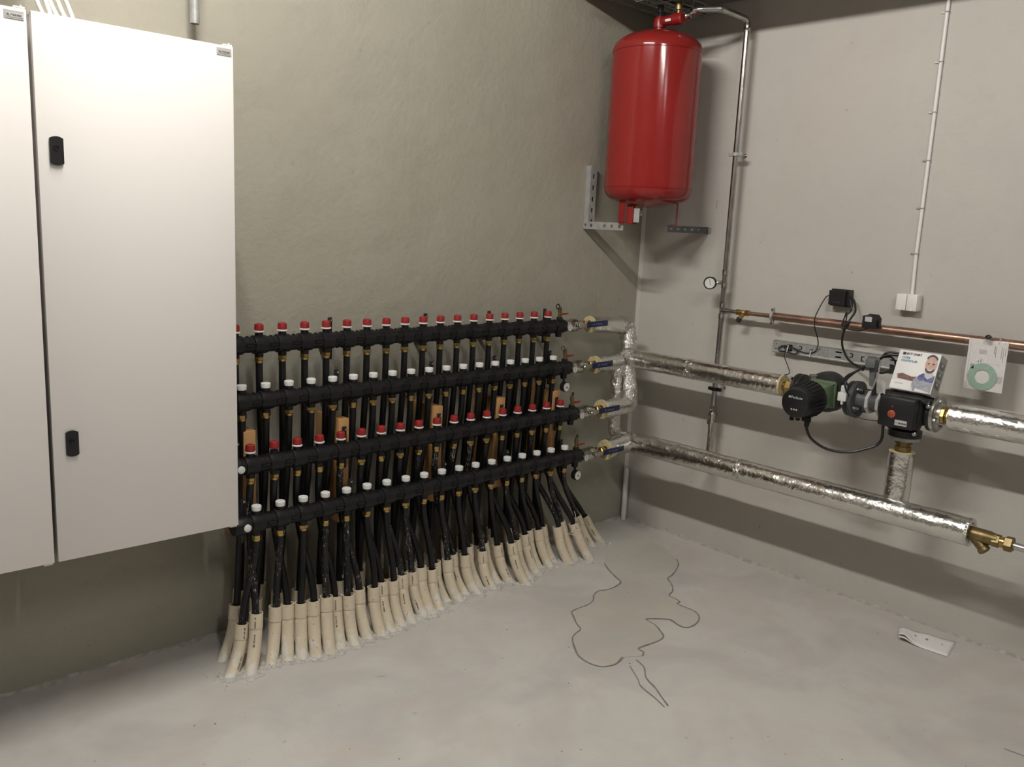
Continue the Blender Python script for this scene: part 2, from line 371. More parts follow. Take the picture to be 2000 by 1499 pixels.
def spline(pts, n=8):
    P = [V(p) for p in pts]; P = [P[0]*2-P[1]]+P+[P[-1]*2-P[-2]]; out = []
    for i in range(1, len(P)-2):
        for k in range(n):
            t = k/n; a, b, c, d = P[i-1], P[i], P[i+1], P[i+2]
            out.append(0.5*((2*b)+(c-a)*t+(2*a-5*b+4*c-d)*t*t+(3*b-a-3*c+d)*t**3))
    out.append(P[-2]); return out
def sub(pts, step):
    P = [V(p) for p in pts]; out = [P[0]]
    for a, b in zip(P, P[1:]):
        k = max(1, int((b-a).length/step))
        out += [a.lerp(b, (j+1)/k) for j in range(k)]
    return out
ORD = ['first','second','third','fourth','fifth','sixth','seventh','eighth','ninth','tenth','eleventh','twelfth','thirteenth','fourteenth','fifteenth','sixteenth','seventeenth','eighteenth',
 'nineteenth','twentieth','twenty-first','twenty-second','twenty-third','twenty-fourth','twenty-fifth','twenty-sixth','twenty-seventh','twenty-eighth','twenty-ninth','thirtieth','thirty-first','thirty-second','thirty-third','thirty-fourth','thirty-fifth','thirty-sixth']

# ------------------------------------------------------------------ the room
RX, RY, RZ = -7.2, -7.2, 3.8
def slab(name, c, d, mt):
    return tag(MB().box(c, d).build(name, mt), kind='structure')
floor = slab('floor', (RX/2, RY/2, -0.05), (-RX+0.4, -RY+0.4, 0.1), M['floor'])
wall_l = slab('wall_left', (RX/2, 0.1, RZ/2), (-RX+0.4, 0.2, RZ), M['wall_l'])
wall_r = slab('wall_right', (0.1, RY/2, RZ/2), (0.2, -RY, RZ), M['wall'])
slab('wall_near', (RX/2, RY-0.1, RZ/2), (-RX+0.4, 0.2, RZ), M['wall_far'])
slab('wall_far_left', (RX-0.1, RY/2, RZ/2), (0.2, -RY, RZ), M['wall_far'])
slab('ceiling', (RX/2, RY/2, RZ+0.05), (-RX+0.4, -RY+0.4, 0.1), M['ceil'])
tag(MB().prism([(0, 0), (-0.016, 0), (0, -0.016)], (0, 0, 0), (1, 0, 0), (0, 1, 0), (0, 0, 3.2)).build('trim_1', M['wall']), kind='structure')

# floor: patched area with its dark joint lines, older cracks
CR = [[(-0.673,-0.447),(-0.725,-0.529),(-0.769,-0.62),(-0.791,-0.666),(-0.867,-0.688),(-0.932,-0.685),(-0.962,-0.671),(-1.018,-0.689),(-1.074,-0.733),(-1.138,-0.749),(-1.178,-0.747),(-1.24,-0.754),(-1.269,-0.792),(-1.313,-0.855),(-1.336,-0.9),(-1.392,-0.918),(-1.436,-0.945),(-1.492,-1.016),(-1.523,-1.069),(-1.53,-1.128),(-1.515,-1.176),(-1.482,-1.196),(-1.441,-1.201),(-1.382,-1.182)],
 [(-0.304,-0.643),(-0.355,-0.695),(-0.436,-0.739),(-0.509,-0.768),(-0.559,-0.78),(-0.606,-0.842),(-0.663,-0.892),(-0.722,-0.915),(-0.728,-0.954),(-0.741,-0.994),(-0.766,-0.997),(-0.769,-1.051),(-0.767,-1.094),(-0.793,-1.141),(-0.84,-1.172),(-0.898,-1.186),(-0.942,-1.178),(-0.949,-1.141),(-0.935,-1.088),(-0.965,-1.052),(-1.003,-1.023),(-1.023,-1.015),(-1.034,-1.077),(-1.064,-1.13),(-1.092,-1.169),(-1.138,-1.182),(-1.196,-1.178),(-1.257,-1.172),(-1.275,-1.181),(-1.277,-1.207),(-1.305,-1.225)],
 [(-1.353,-1.231),(-1.377,-1.292),(-1.435,-1.349),(-1.467,-1.421),(-1.496,-1.469),(-1.531,-1.532)], [(-1.415,-1.248),(-1.47,-1.336),(-1.503,-1.379),(-1.527,-1.468),(-1.548,-1.528)]]
def ribbon(pts, wd, z, seed=0):
    P = spline([V((x, y, z)) for x, y in pts], 4); mb = MB(); vs = []; fs = []
    for i, p in enumerate(P):
        t = (P[min(i+1, len(P)-1)]-P[max(i-1, 0)]).normalized(); nn = V((-t.y, t.x, 0))
        ww = wd*(0.45+0.9*abs(noise.noise(p*9+V((seed, 0, 0)))) + 0.35*random.random())
        vs += [p+nn*ww, p-nn*ww]
    for i in range(len(P)-1): fs.append((2*i, 2*i+1, 2*i+3, 2*i+2))
    return mb.add(vs, fs)
patch = [(-0.20, -0.30), (-0.45, -0.28)] + CR[0] + CR[1][::-1] + [(-0.22, -0.5)]
mb = MB(); mb.add([V((x, y, 0.0012)) for x, y in patch], [tuple(range(len(patch)))]); mb.build('screed_patch', M['patch'], floor)
for i, c in enumerate(CR): ribbon(c, 0.0042 if i < 2 else 0.003, 0.0022, i*7).build('floor_crack', M['crack'], floor)
ribbon([(-1.02, -2.40), (-1.06, -2.44), (-1.08, -2.52), (-1.02, -2.60), (-0.9, -2.62), (-0.8, -2.55), (-0.8, -2.45)], 0.002, 0.0022, 3).build('floor_crack', M['inkgrey'], floor)
# wandering mortar bead along the foot of the walls
def bead(p0, p1, inward, name, n=150, amp=0.012, seed=0):
    p0, p1, inward = V(p0), V(p1), V(inward); vs = []; fs = []
    for i in range(n+1):
        p = p0.lerp(p1, i/n)
        a = 0.010+amp*max(0, noise.noise(p*6+V((seed, 0, 0)))+0.25*noise.noise(p*45)); h = 0.007+0.8*amp*max(0, noise.noise(p*8+V((0, seed, 0)))+0.4*noise.noise(p*50))
        vs += [p+V((0, 0, -0.004)), p+V((0, 0, h)), p+inward*a*0.55+V((0, 0, h*0.7)), p+inward*a+V((0, 0, -0.002))]
    for i in range(n):
        for k in range(3): fs.append((4*i+k, 4*i+k+1, 4*i+4+k+1, 4*i+4+k))
    o = MB().add(vs, fs).build(name, M['mortar_bead'], None, 60); tag(o, kind='structure'); return o
M['mortar_bead'] = mat('mortar_bead', (0.50, 0.48, 0.44), 0.9, nscale=30, namt=0.35, bump=0.5, bscale=80)
bead((-5.2, 0, 0), (0, 0, 0), (0, -1, 0), 'trim_2', 420, 0.03, 1)
bead((0, 0, 0), (0, -4.5, 0), (-1, 0, 0), 'trim_3', 420, 0.026, 5)

# efflorescence along a shutter joint, scuffs
def wallmark(pts, wd, parent, mt, axis, seed):
    P = spline([V(p) for p in pts], 5); vs = []; fs = []
    for i, p in enumerate(P):
        t = (P[min(i+1, len(P)-1)]-P[max(i-1, 0)]).normalized(); nn = V(axis).cross(t)
        ww = wd*(0.25+1.2*abs(noise.noise(p*14+V((seed, 0, 0))))); vs += [p+nn*ww, p-nn*ww]
    for i in range(len(P)-1): fs.append((2*i, 2*i+1, 2*i+3, 2*i+2))
    MB().add(vs, fs).build('wall_mark', mt, parent, 60)
M['lime'] = mat('pale_lime_streak', (0.46, 0.44, 0.395), 0.9, nscale=30, namt=0.2)
M['scuff'] = mat('grey_scuff', (0.30, 0.285, 0.26), 0.9, nscale=40, namt=0.2)
wallmark([(-0.355, -0.001, 1.66), (-0.350, -0.001, 1.55), (-0.358, -0.001, 1.45), (-0.352, -0.001, 1.32)], 0.007, wall_l, M['lime'], (0, 1, 0), 2)
wallmark([(-0.372, -0.001, 2.80), (-0.368, -0.001, 2.5), (-0.370, -0.001, 2.2)], 0.0022, wall_l, M['lime'], (0, 1, 0), 4)
for (y, z, l, sd) in ((-0.50, 1.93, 0.045, 1), (-2.10, 1.78, 0.03, 3), (-0.95, 0.22, 0.02, 5), (-1.30, 1.60, 0.008, 8)):
    wallmark([(-0.001, y, z), (-0.001, y+0.006, z-l*0.4), (-0.001, y+0.002, z-l)], 0.006, wall_r, M['scuff'], (1, 0, 0), sd)
# overhead: duct along the right wall that shades the top of the walls, tube luminaires
def luminaire(p, e, lab):
    t = thing('tube_luminaire', lab, 'lamp', (p[0], p[1], p[2]+0.005))
    MB().box((p[0], p[1], p[2]+0.065), (0.07, 1.30, 0.055), ch=0.008).build('housing', M['white_paint'], t)
    MB().lathe((p[0], p[1]+0.625, p[2]), (0, -1, 0), [(0, 0.030), (0.004, 0.035), (1.246, 0.035), (1.25, 0.030)], 20).build('glowing_tube', mat('glowing_tube', (0.9, 0.9, 0.9), 0.5, emit=((1.0, 0.965, 0.905), e)), t)
    for sy in (-0.4, 0.4): MB().cyl((p[0], p[1]+sy, p[2]+0.09), (p[0], p[1]+sy, RZ), 0.006).build('hanger_rod', M['galv'], t)
for (p, e), lab in zip(LAMPS, ('white tube lamp hung high above the white cabinets', 'white tube lamp hung high over the middle of the floor', 'added unseen white tube lamp for fill, high behind the viewer')): luminaire(p, e, lab)
t = thing('ventilation_duct', 'rectangular steel air duct along the right wall above the red tank', 'duct', (-0.38, -2.0, 2.935))
for k in range(3): MB().box((-0.385, -0.64-1.25*k, 3.12), (0.73, 1.235, 0.37)).build('duct_section', M['duct'], t)
for k in range(4): MB().box((-0.385, -0.02-1.25*k if k else -0.035, 3.12), (0.745, 0.02, 0.385)).build('duct_flange', M['galv'], t)
for k in (0.4, 2.0, 3.4):
    MB().cyl((-0.76, -k, 2.93), (-0.76, -k, RZ), 0.006).build('hanger_rod', M['galv'], t)
t = thing('wire_cable_tray', 'wire mesh cable tray crossing just above the red tank', 'cable tray', (-0.45, -0.32, 2.875))
mb = MB()
for z, ys in ((2.880, (-0.26, -0.31, -0.36, -0.41)), (2.915, (-0.26, -0.41))):
    for y in ys: mb.tube([(-0.70, y, z), (-0.02, y, z)], 0.0025, 6)
mb.build('long_wires', M['galv'], t)
for k in range(8):
    x = -0.68+0.09*k
    MB().tube([(x, -0.26, 2.922), (x, -0.26, 2.877), (x, -0.41, 2.877), (x, -0.41, 2.922)], 0.0025, 6).build('cross_wire', M['galv'], t)
tag(MB().tube(spline([(-0.72, -0.34, 2.897), (-0.5, -0.33, 2.895), (-0.25, -0.35, 2.895), (-0.03, -0.33, 2.897)]), 0.011).build('tray_cable', M['cable']), 'thick black cable lying in the wire tray above the tank', 'cable')

# ------------------------------------------------------------------ electrical cabinets
CY = -0.40
def cabinet(x0, x1, lab, locks):
    t = thing('electrical_cabinet', lab, 'cabinet', ((x0+x1)/2, -0.2, 0.616), 'white wall cabinets')
    z0, z1 = 0.616, 2.283
    MB().box(((x0+x1)/2, (CY+0.022)/2-0.0005, (z0+z1)/2), (x1-x0-0.004, -CY-0.024, z1-z0-0.006), ch=0.003).build('body', M['cab_side'], t)
    d = MB().box(((x0+x1)/2, CY+0.010, (z0+z1)/2), (x1-x0, 0.020, z1-z0), ch=0.002).build('door', M['white_paint'], t)
    for (x, z) in locks:
        lk = MB(); poly = []
        wv, hv = 0.0185, 0.040
        for k in range(9): a = k/8; poly.append((-wv+2*wv*a, -hv+0.006*(4*(a-0.5)**2) - 0.002))
        for k in range(9): a = k/8; poly.append((wv-2*wv*a, hv-0.006*(4*(a-0.5)**2) + 0.002))
        lk.prism(poly, (x, CY+0.0005, z), (1, 0, 0), (0, 0, 1), (0, -0.008, 0)); lk.build('lock_plate', M['blacksat'], d, 20)
        MB().lathe((x-0.002, CY-0.0078, z+0.008), (0, -1, 0), [(0, 0.0085), (0.002, 0.008), (0.002, 0.006), (0.0005, 0.005)], 20).build('lock_barrel', M['blackpl'], d)
    MB().box((x1-0.032, CY-0.0008, z1-0.0205), (0.050, 0.0016, 0.023)).build('nameplate', M['greyplate'], d)
    pl = d.children[-1]
    MB().box((x1-0.030, CY-0.002, z1-0.0215), (0.042, 0.0009, 0.0115)).build('plate_panel', M['silverpl'], d)
    text('EL/TEKNIK', 0.0088, (x1-0.0500, CY-0.0029, z1-0.0245), (1, 0, 0), (0, 0, 1), M['ink'], d, bold=0.0002, sx=0.92)
    MB().box((x1-0.017, CY+0.011, z1+0.0035), (0.030, 0.016, 0.005), ch=0.001).build('hinge', M['white_paint'], t)
    MB().cyl((x1-0.011, CY+0.010, z1+0.005), (x1-0.011, CY+0.010, z1+0.011), 0.003, 0.002, 10).build('hinge_pin', M['white_paint'], t)
    MB().box((x1-0.017, CY+0.011, z0-0.0035), (0.026, 0.014, 0.005), ch=0.001).build('hinge', M['white_paint'], t)
cabinet(-3.292, -2.687, 'white wall cabinet with two black locks, next to the manifolds', [(-3.2415, 1.898), (-3.2365, 1.001)])
cabinet(-3.912, -3.3035, 'white wall cabinet cut off by the left picture edge', [(-3.861, 1.898), (-3.857, 1.001)])
for k in range(5):
    x = -3.252+0.021*k
    o = MB().tube(spline([(x+0.045, -0.25, 2.270), (x+0.036, -0.25, 2.295), (x+0.018+0.004*math.sin(k*2), -0.24, 2.345), (x-0.01, -0.22, 2.45), (x-0.03, -0.16, 2.75), (x-0.04, -0.1, 3.2), (x-0.04, -0.09, 3.79)]), 0.0068, 10).build('white_cable', M['whitecable'])
    tag(o, 'white cable rising from the cabinet top, %s of the bundle from the left' % ORD[k], 'cable', 'white cables above the cabinet')
tag(MB().holed(0.42, 1.42, 0.004, [], (-3.75, -0.13, 2.36), (1, 0, 0), (0, 0, 1), (0, -1, 0)).build('dark_panel', M['castgrey']), 'flat dark grey trunking on the wall above the left cabinet', 'panel')  # one plain dark sheet above the left cabinet
t = thing('steel_conduit', 'open galvanised steel tube hanging above the right cabinet', 'pipe', (-2.680, -0.075, 2.40))
mb = MB(); mb.lathe((-2.680, -0.075, 2.40), (0, 0, 1), [(0, 0.0148), (0, 0.0165), (1.39, 0.0165), (1.39, 0.0148)], 20); mb.f = mb.f[:-2]
mb.f.append(tuple(range(0, 20))); mb.f.pop(); mb.lathe((-2.680, -0.075, 2.45), (0, 0, 1), [(0, 0.0001), (0.0, 0.0149), (0.002, 0.0149)], 20).build('tube', M['galv'], t)
MB().tube(arc((-2.680, -0.075, 2.60), 0, 2*math.pi, 0.0185, (1, 0, 0), (0, 1, 0), 20), 0.0035, 8).build('saddle_clip', M['galv'], t)
MB().cyl((-2.680, -0.056, 2.60), (-2.680, 0.0, 2.60), 0.005).build('stud', M['galv'], t)

# ------------------------------------------------------------------ manifolds
RYK = [-0.120, -0.175, -0.244, -0.293]; RZK = [1.236, 1.022, 0.787, 0.570]
X0 = -2.565; PIT = 0.1; NP = 18
RN = ['top red-capped', 'upper white-capped', 'lower red-capped', 'bottom white-capped']
PX = [X0+PIT*i for i in range(NP)]
mod = MB(); mod.lathe((-0.05, 0, 0), (1, 0, 0), [(0, 0.029), (0.0005, 0.0315), (0.021, 0.0315), (0.023, 0.0362), (0.029, 0.0372), (0.071, 0.0372), (0.077, 0.0362), (0.079, 0.0315), (0.0995, 0.0315), (0.1, 0.029)], 24)
mod.cyl((0, 0, 0.03), (0, 0, 0.047), 0.0165, 0.0155, 16); mod.cyl((0, 0, -0.03), (0, 0, -0.050), 0.0175, 0.0165, 16)
for z in (0.009, -0.009): mod.box((0.05, -0.0315, z), (0.046, 0.006, 0.004))
mod.box((0.05, -0.032, 0.0), (0.030, 0.004, 0.010)); mod.cyl((0.05, 0, 0.02), (0.05, 0, 0.0345), 0.006, n=8)
ME_mod = mod.mesh('manifold_module', M['blackpl'])
# knurled red cap
rc = MB(); pr = []
nseg = 36; prof = [(0.0, 0.0170), (0.001, 0.0178), (0.020, 0.0172), (0.0245, 0.0160), (0.0265, 0.0130), (0.0262, 0.009), (0.024, 0.0085)]
vs = []; fs = []
for (tt, r) in prof:
    for k in range(nseg):
        an = 2*math.pi*k/nseg; rr = r*(1+(0.035 if k % 2 else -0.02)*(1 if 0.0005 < tt < 0.022 else 0)); vs.append((rr*math.cos(an), rr*math.sin(an), tt))
for i in range(len(prof)-1):
    for k in range(nseg): fs.append((i*nseg+k, i*nseg+(k+1) % nseg, (i+1)*nseg+(k+1) % nseg, (i+1)*nseg+k))
fs.append(tuple(range(nseg))[::-1]); fs.append(tuple((len(prof)-1)*nseg+k for k in range(nseg)))
ME_red = MB().add(vs, fs).mesh('red_cap', M['red'], ang=30)
ME_ring = MB().lathe((0, 0, -0.0065), (0, 0, 1), [(0, 0.016), (0.0005, 0.0205), (0.005, 0.0208), (0.0065, 0.0195), (0.0065, 0.0165)], 28).mesh('white_ring', M['whitepl'])
ME_wcap = MB().lathe((0, 0, -0.002), (0, 0, 1), [(0, 0.0165), (0.001, 0.0182), (0.014, 0.0195), (0.0185, 0.0188), (0.0205, 0.0165), (0.0200, 0.010), (0.0195, 0.0)], 28).mesh('white_cap', M['whitepl'])
ME_neck = MB().lathe((0, 0, -0.012), (0, 0, 1), [(0, 0.0175), (0.0105, 0.0170)], 20).mesh('neck', M['blackpl'])
cp = MB(); cp.lathe((0, 0, 0), (0, 0, -1), [(0, 0.0150), (0.003, 0.0152)], 20); cp.lathe((0, 0, -0.002), (0, 0, -1), [(0, 0.0150), (0.002, 0.0185), (0.014, 0.0185), (0.0165, 0.0165)], 6); cp.lathe((0, 0, -0.018), (0, 0, -1), [(0, 0.0165), (0.004, 0.0165), (0.009, 0.0143)], 20)
ME_cpl = cp.mesh('brass_coupling', M['brass'], ang=25)
bk = MB(); bk.box((0, 0, 0), (0.020, 0.008, 0.18), ch=0.003); bk.lathe((0.002, -0.004, 0.074), (0, -1, 0), [(0, 0.006), (0.003, 0.006), (0.004, 0.003)], 10); ME_brk = bk.mesh('bracket_bar', M['blacksat'])
ME_scr = MB().lathe((0, 0, 0), (0, -1, 0), [(0, 0.0055), (0.002, 0.0055), (0.0035, 0.003)], 10).mesh('screw', M['chrome'])
BRX = [-2.600, -2.122, -1.620, -1.232, -0.848]
for k in range(4):
    y, z = RYK[k], RZK[k]; red = k in (0, 2)
    t = thing('heating_manifold', '%s black manifold of eighteen ports' % RN[k], 'manifold', (-1.7, y, z-0.05), 'black manifolds on the left wall')
    for i, x in enumerate(PX):
        inst('manifold_module', ME_mod, (x, y, z), t)
        if red:
            c = inst('red_cap', ME_red, (x, y, z+0.056), t)
            if not (k == 2 and i == 1): inst('white_ring', ME_ring, (x, y, z+0.0555), c)
        else:
            c = inst('white_cap', ME_wcap, (x, y, z+0.051), t); inst('cap_neck', ME_neck, (x, y, z+0.052), c)
        q = inst('brass_coupling', ME_cpl, (x, y, z-0.046), t); q.rotation_euler.z = random.random()
    xe = PX[0]-0.05
    mb = MB(); mb.lathe((xe+0.004, y, z), (-1, 0, 0), [(0, 0.0372), (0.045, 0.0372), (0.052, 0.033), (0.053, 0.02)], 24); mb.build('end_cap', M['blackpl'], t)
    MB().lathe((xe-0.004, y-0.034, z-0.002), (0, -1, 0), [(0, 0.0145), (0.006, 0.0145), (0.0075, 0.0125), (0.0075, 0.0001)], 22).build('white_plug', M['whitepl'], t)
    # right end tee
    xr = PX[-1]+0.05
    mb = MB(); mb.lathe((xr-0.002, y, z), (1, 0, 0), [(0, 0.0365), (0.062, 0.0365), (0.066, 0.031)], 24); mb.cyl((xr+0.035, y, z+0.03), (xr+0.035, y, z+0.048), 0.0165, 0.0155); mb.cyl((xr+0.033, y, z-0.03), (xr+0.033, y, z-0.056), 0.018, 0.0165)
    mb.lathe((xr+0.058, y, z), (1, 0, 0), [(0, 0.030), (0.018, 0.030), (0.02, 0.024)], 8); mb.build('end_tee', M['blackpl'], t)
    # vent valve with red lever
    vx, vz = xr+0.035, z+0.046
    vv = MB(); vv.lathe((vx, y, vz), (0, 0, 1), [(0, 0.010), (0.008, 0.0105), (0.009, 0.0085), (0.03, 0.0085), (0.031, 0.011), (0.042, 0.011), (0.044, 0.008), (0.055, 0.008), (0.056, 0.004)], 14); vv.cyl((vx, y, vz+0.018), (vx+0.004, y-0.016, vz+0.018), 0.0065, n=10)
    vv = vv.build('vent_valve', M['brassdull'], t)
    MB().prism([(-0.006, -0.005), (0.012, -0.006), (0.040, -0.002), (0.042, 0.004), (0.012, 0.004), (-0.006, 0.006)], (vx+0.004, y-0.016, vz+0.020), (1, 0, 0), (0, 0, 1), (0, -0.004, 0)).build('lever', M['red'], vv)
    if k in (0, 1): MB().tube(arc((vx-0.016, y, vz+0.058), 0, 2*math.pi, 0.012, (1, 0, 0), (0, 0, 1), 14), 0.002 if k else 0.003, 6).build('cap_strap', M['rubber'], vv)
    else: MB().lathe((vx+0.003, y, vz+0.055), (0.2, 0, 1), [(0, 0.006), (0.012, 0.006), (0.016, 0.002)], 10).build('cap_strap', M['rubber'], vv)
    # thermometer
    th = MB(); th.lathe((xr+0.072, y-0.020, z-0.004), (0, -1, 0), [(0, 0.008), (0.014, 0.008), (0.014, 0.0175), (0.024, 0.0190), (0.026, 0.0185), (0.026, 0.0165), (0.021, 0.0165)], 24); th = th.build('thermometer', M['alu'], t)
    MB().lathe((xr+0.072, y-0.044, z-0.004), (0, -1, 0), [(0, 0.0165), (0.0015, 0.0165)], 24).build('dial', M['glassdial'], th)
    mb = MB(); mb.box((xr+0.072, y-0.0462, z-0.006), (0.002, 0.0008, 0.020))
    for a in range(9):
        an = math.radians(-120+30*a); mb.box((xr+0.072+0.0125*math.sin(an), y-0.0462, z-0.004+0.0125*math.cos(an)), (0.0015, 0.0006, 0.0035), Matrix.Rotation(an, 3, 'Y'))
    mb.build('needle_and_scale', M['ink'], th)
    if k in (1, 3):
        gx, gz = xr+0.033, z-0.098
        g = MB(); g.cyl((gx, y, z-0.054), (gx, y-0.006, gz+0.02), 0.007, n=10); g.lathe((gx, y+0.004, gz), (0, -1, 0), [(0, 0.018), (0.006, 0.026), (0.030, 0.027), (0.033, 0.026), (0.033, 0.0235), (0.028, 0.0235)], 26); g = g.build('pressure_gauge', M['blacksat'], t)
        MB().lathe((gx, y-0.027, gz), (0, -1, 0), [(0, 0.0235), (0.0015, 0.0235)], 26).build('dial', M['glassdial'], g)
        mb = MB(); mb.box((gx+0.004, y-0.0292, gz-0.004), (0.020, 0.0008, 0.0028), Matrix.Rotation(0.7, 3, 'Y')); mb.lathe((gx, y-0.0285, gz), (0, -1, 0), [(0, 0.004), (0.001, 0.004)], 10)
        for a in range(9):
            an = math.radians(-130+32*a); mb.box((gx+0.018*math.sin(an), y-0.0290, gz+0.018*math.cos(an)), (0.0016, 0.0006, 0.005), Matrix.Rotation(an, 3, 'Y'))
        mb.build('needle_and_scale', M['ink'], g)
    # wall brackets
    for x in BRX:
        inst('bracket_bar', ME_brk, (x, y+0.044, z), t)
        MB().box((x, (y+0.048)/2, z-0.05), (0.018, abs(y+0.048) if k < 2 else 0.02, 0.014)).build('bracket_foot', M['blacksat'], t) if k < 2 else None
        inst('screw', ME_scr, (x+0.003, y+0.036, z+0.077), t)
        xm = X0+PIT*(round((x-X0)/PIT-0.5)+0.5)
        b = MB(); b.tube(arc((xm, y, z), math.radians(20), math.radians(160), 0.0325, (0, 1, 0), (0, 0, 1), 10), 0.0035, 6); b.tube(arc((xm, y, z), math.radians(200), math.radians(340), 0.0325, (0, 1, 0), (0, 0, 1), 10), 0.0035, 6); b.build('bracket_clamp', M['blacksat'], t)
# timber battens that carry the lower pair
for i, x in enumerate(BRX):
    o = MB().box((x+0.004-(0.0 if i else -0.055), -0.096, 0.680), (0.050, 0.190, 0.455), ch=0.002).build('timber_batten', M['wood'])
    tag(o, 'pine batten packing out the lower manifolds, %s from the cabinet' % ORD[i], 'batten', 'timber battens behind the lower manifolds')

# ------------------------------------------------------------------ conduits in the floor
CF = [(-2.713,-0.351,-2.629,-0.291,0.170),(-2.636,-0.376,-2.580,-0.316,0.210),(-2.538,-0.351,-2.487,-0.291,0.203),(-2.471,-0.362,-2.439,-0.302,0.205),(-2.420,-0.385,-2.392,-0.325,0.205),(-2.368,-0.408,-2.349,-0.348,0.211),(-2.314,-0.423,-2.298,-0.363,0.220),(-2.252,-0.405,-2.243,-0.345,0.203),(-2.193,-0.416,-2.189,-0.356,0.196),(-2.120,-0.404,-2.131,-0.344,0.203),(-2.056,-0.411,-2.063,-0.351,0.197),(-2.001,-0.405,-2.016,-0.345,0.208),(-1.940,-0.396,-1.954,-0.336,0.194),(-1.885,-0.394,-1.902,-0.334,0.208),(-1.803,-0.370,-1.831,-0.310,0.196),(-1.756,-0.369,-1.782,-0.309,0.205),(-1.700,-0.365,-1.717,-0.305,0.178),(-1.620,-0.308,-1.655,-0.252,0.180),(-1.573,-0.342,-1.607,-0.282,0.192),(-1.50,-0.300,-1.545,-0.240,0.19),
 (-1.451,-0.332,-1.492,-0.272,0.185),(-1.403,-0.290,-1.444,-0.235,0.205),(-1.355,-0.335,-1.385,-0.275,0.182),(-1.29,-0.29,-1.335,-0.225,0.195),(-1.233,-0.325,-1.279,-0.265,0.185),(-1.190,-0.392,-1.245,-0.332,0.210),(-1.128,-0.345,-1.178,-0.288,0.197),(-1.046,-0.312,-1.085,-0.252,0.195),(-0.993,-0.280,-1.035,-0.225,0.198),(-0.930,-0.300,-0.975,-0.240,0.195),(-0.872,-0.270,-0.915,-0.210,0.19),(-0.812,-0.330,-0.862,-0.270,0.194),(-0.755,-0.300,-0.815,-0.245,0.205),(-0.700,-0.365,-0.780,-0.305,0.206),(-0.537,-0.230,-0.620,-0.180,0.180),(-0.440,-0.216,-0.535,-0.160,0.155)]
CB = []
for j in range(36):
    f = j/35.0; xb = -2.68+0.0533*j+random.uniform(-.006, .006) if j else -2.68
    lean = 0.085*(1-f)**3 - 0.05*f*f
    yb = -0.125 if j % 2 else -0.195
    CB.append((xb, yb-0.012+random.uniform(-.008, .008), xb+lean, yb+0.03, 0.185+random.uniform(-.02, .045)))
CB[0] = (-2.680, -0.217, -2.591, -0.157, 0.189)
RO, RI = 0.0250, 0.0214
def conduit(b, j, rank):
    bx, by, tx, ty, tz = b
    B = V((bx, by, 0.0)); T = V((tx, ty, tz)); B = B+(B-T)*V((0.30, 0.30, 0.17)).x*0.0+V(((bx-tx)*0.28, (by-ty)*0.28, -0.042)); wl = 0.85 if (rank == 'front' and j >= 32) else 0.5 if (rank == 'front' and j > 22) else 0.3; dirt = V((0, 0, 1))*(1-wl)+(T-V((bx, by, 0))).normalized()*wl; dirt.normalize()
    K = T-dirt*0.062        # collar line where the bend starts
    ctrl = K-dirt*0.085
    path = []
    for q in range(9):
        s_ = q/8; path.append(B*(1-s_)**2+ctrl*2*s_*(1-s_)+K*s_*s_)
    rr = [RO]*8+[RO*0.995]
    path += [K+dirt*0.0010, K+dirt*0.0022, K+dirt*0.0036, T]; rr += [RO*0.985, RO*1.0, RO*1.065, RO*1.05]
    mb = MB(); mb.tube(path, rr, 20, caps=False)
    inner = [T, T-dirt*0.05]; mb2 = MB(); mb2.tube(inner, RI*1.03, 20, caps=False)
    n0 = len(mb.v); mb.add(mb2.v, mb2.f)
    last = n0-20
    # rim
    for k in range(20):
        a = last+k; a2 = last+(k+1) % 20
        # nearest inner vertices
        i1 = min(range(n0, n0+20), key=lambda q: (mb.v[q]-mb.v[a]).length); i2 = min(range(n0, n0+20), key=lambda q: (mb.v[q]-mb.v[a2]).length)
        mb.f.append((a, a2, i2, i1))
    o = mb.build('conduit_bend', M['cream'], None, 45)
    tag(o, 'cream plastic conduit bend set in the floor, %s from the cabinet in the %s rank' % (ORD[j], rank), 'conduit', 'cream conduit bends in the floor')
    if rank == 'front' and j in (0, 1, 7, 11, 13, 14, 17, 19, 22, 24, 25, 26, 27, 28, 34, 35) or rank == 'rear' and j in (0, 11, 20):
        # line of stamped characters down the side that faces the room
        side = V((-0.55, -0.82, 0)) if j % 3 else V((0.05, -1, 0)); side.normalize()
        pm = MB()
        def strip(pa, pb, n):
            ax = (pb-pa).normalized(); sd = (side-ax*side.dot(ax)).normalized(); tn = ax.cross(sd)
            for q in range(n):
                if random.random() < 0.12: continue
                c0 = pa.lerp(pb, (q+0.1)/n); c1 = pa.lerp(pb, (q+0.1+0.72*random.uniform(.6, 1))/n); h0 = -0.0034*random.uniform(.5, 1); h1 = 0.0034*random.uniform(.6, 1)
                R_ = RO*1.045+0.0007
                pm.add([c0+sd*R_+tn*h0, c0+sd*R_+tn*h1, c1+sd*R_+tn*h1, c1+sd*R_+tn*h0], [(0, 1, 2, 3)])
        strip(T-dirt*0.012, K+dirt*0.006, 12); strip(path[5], path[7], 9) if j % 2 else strip(path[3], path[5], 9)
        if pm.v: tag(pm.build('stamped_print', M['print'], o), kind='stuff')
    return T, dirt
CFT = [conduit(b, j, 'front') for j, b in enumerate(CF)]
CBT = [conduit(b, j, 'rear') for j, b in enumerate(CB)]

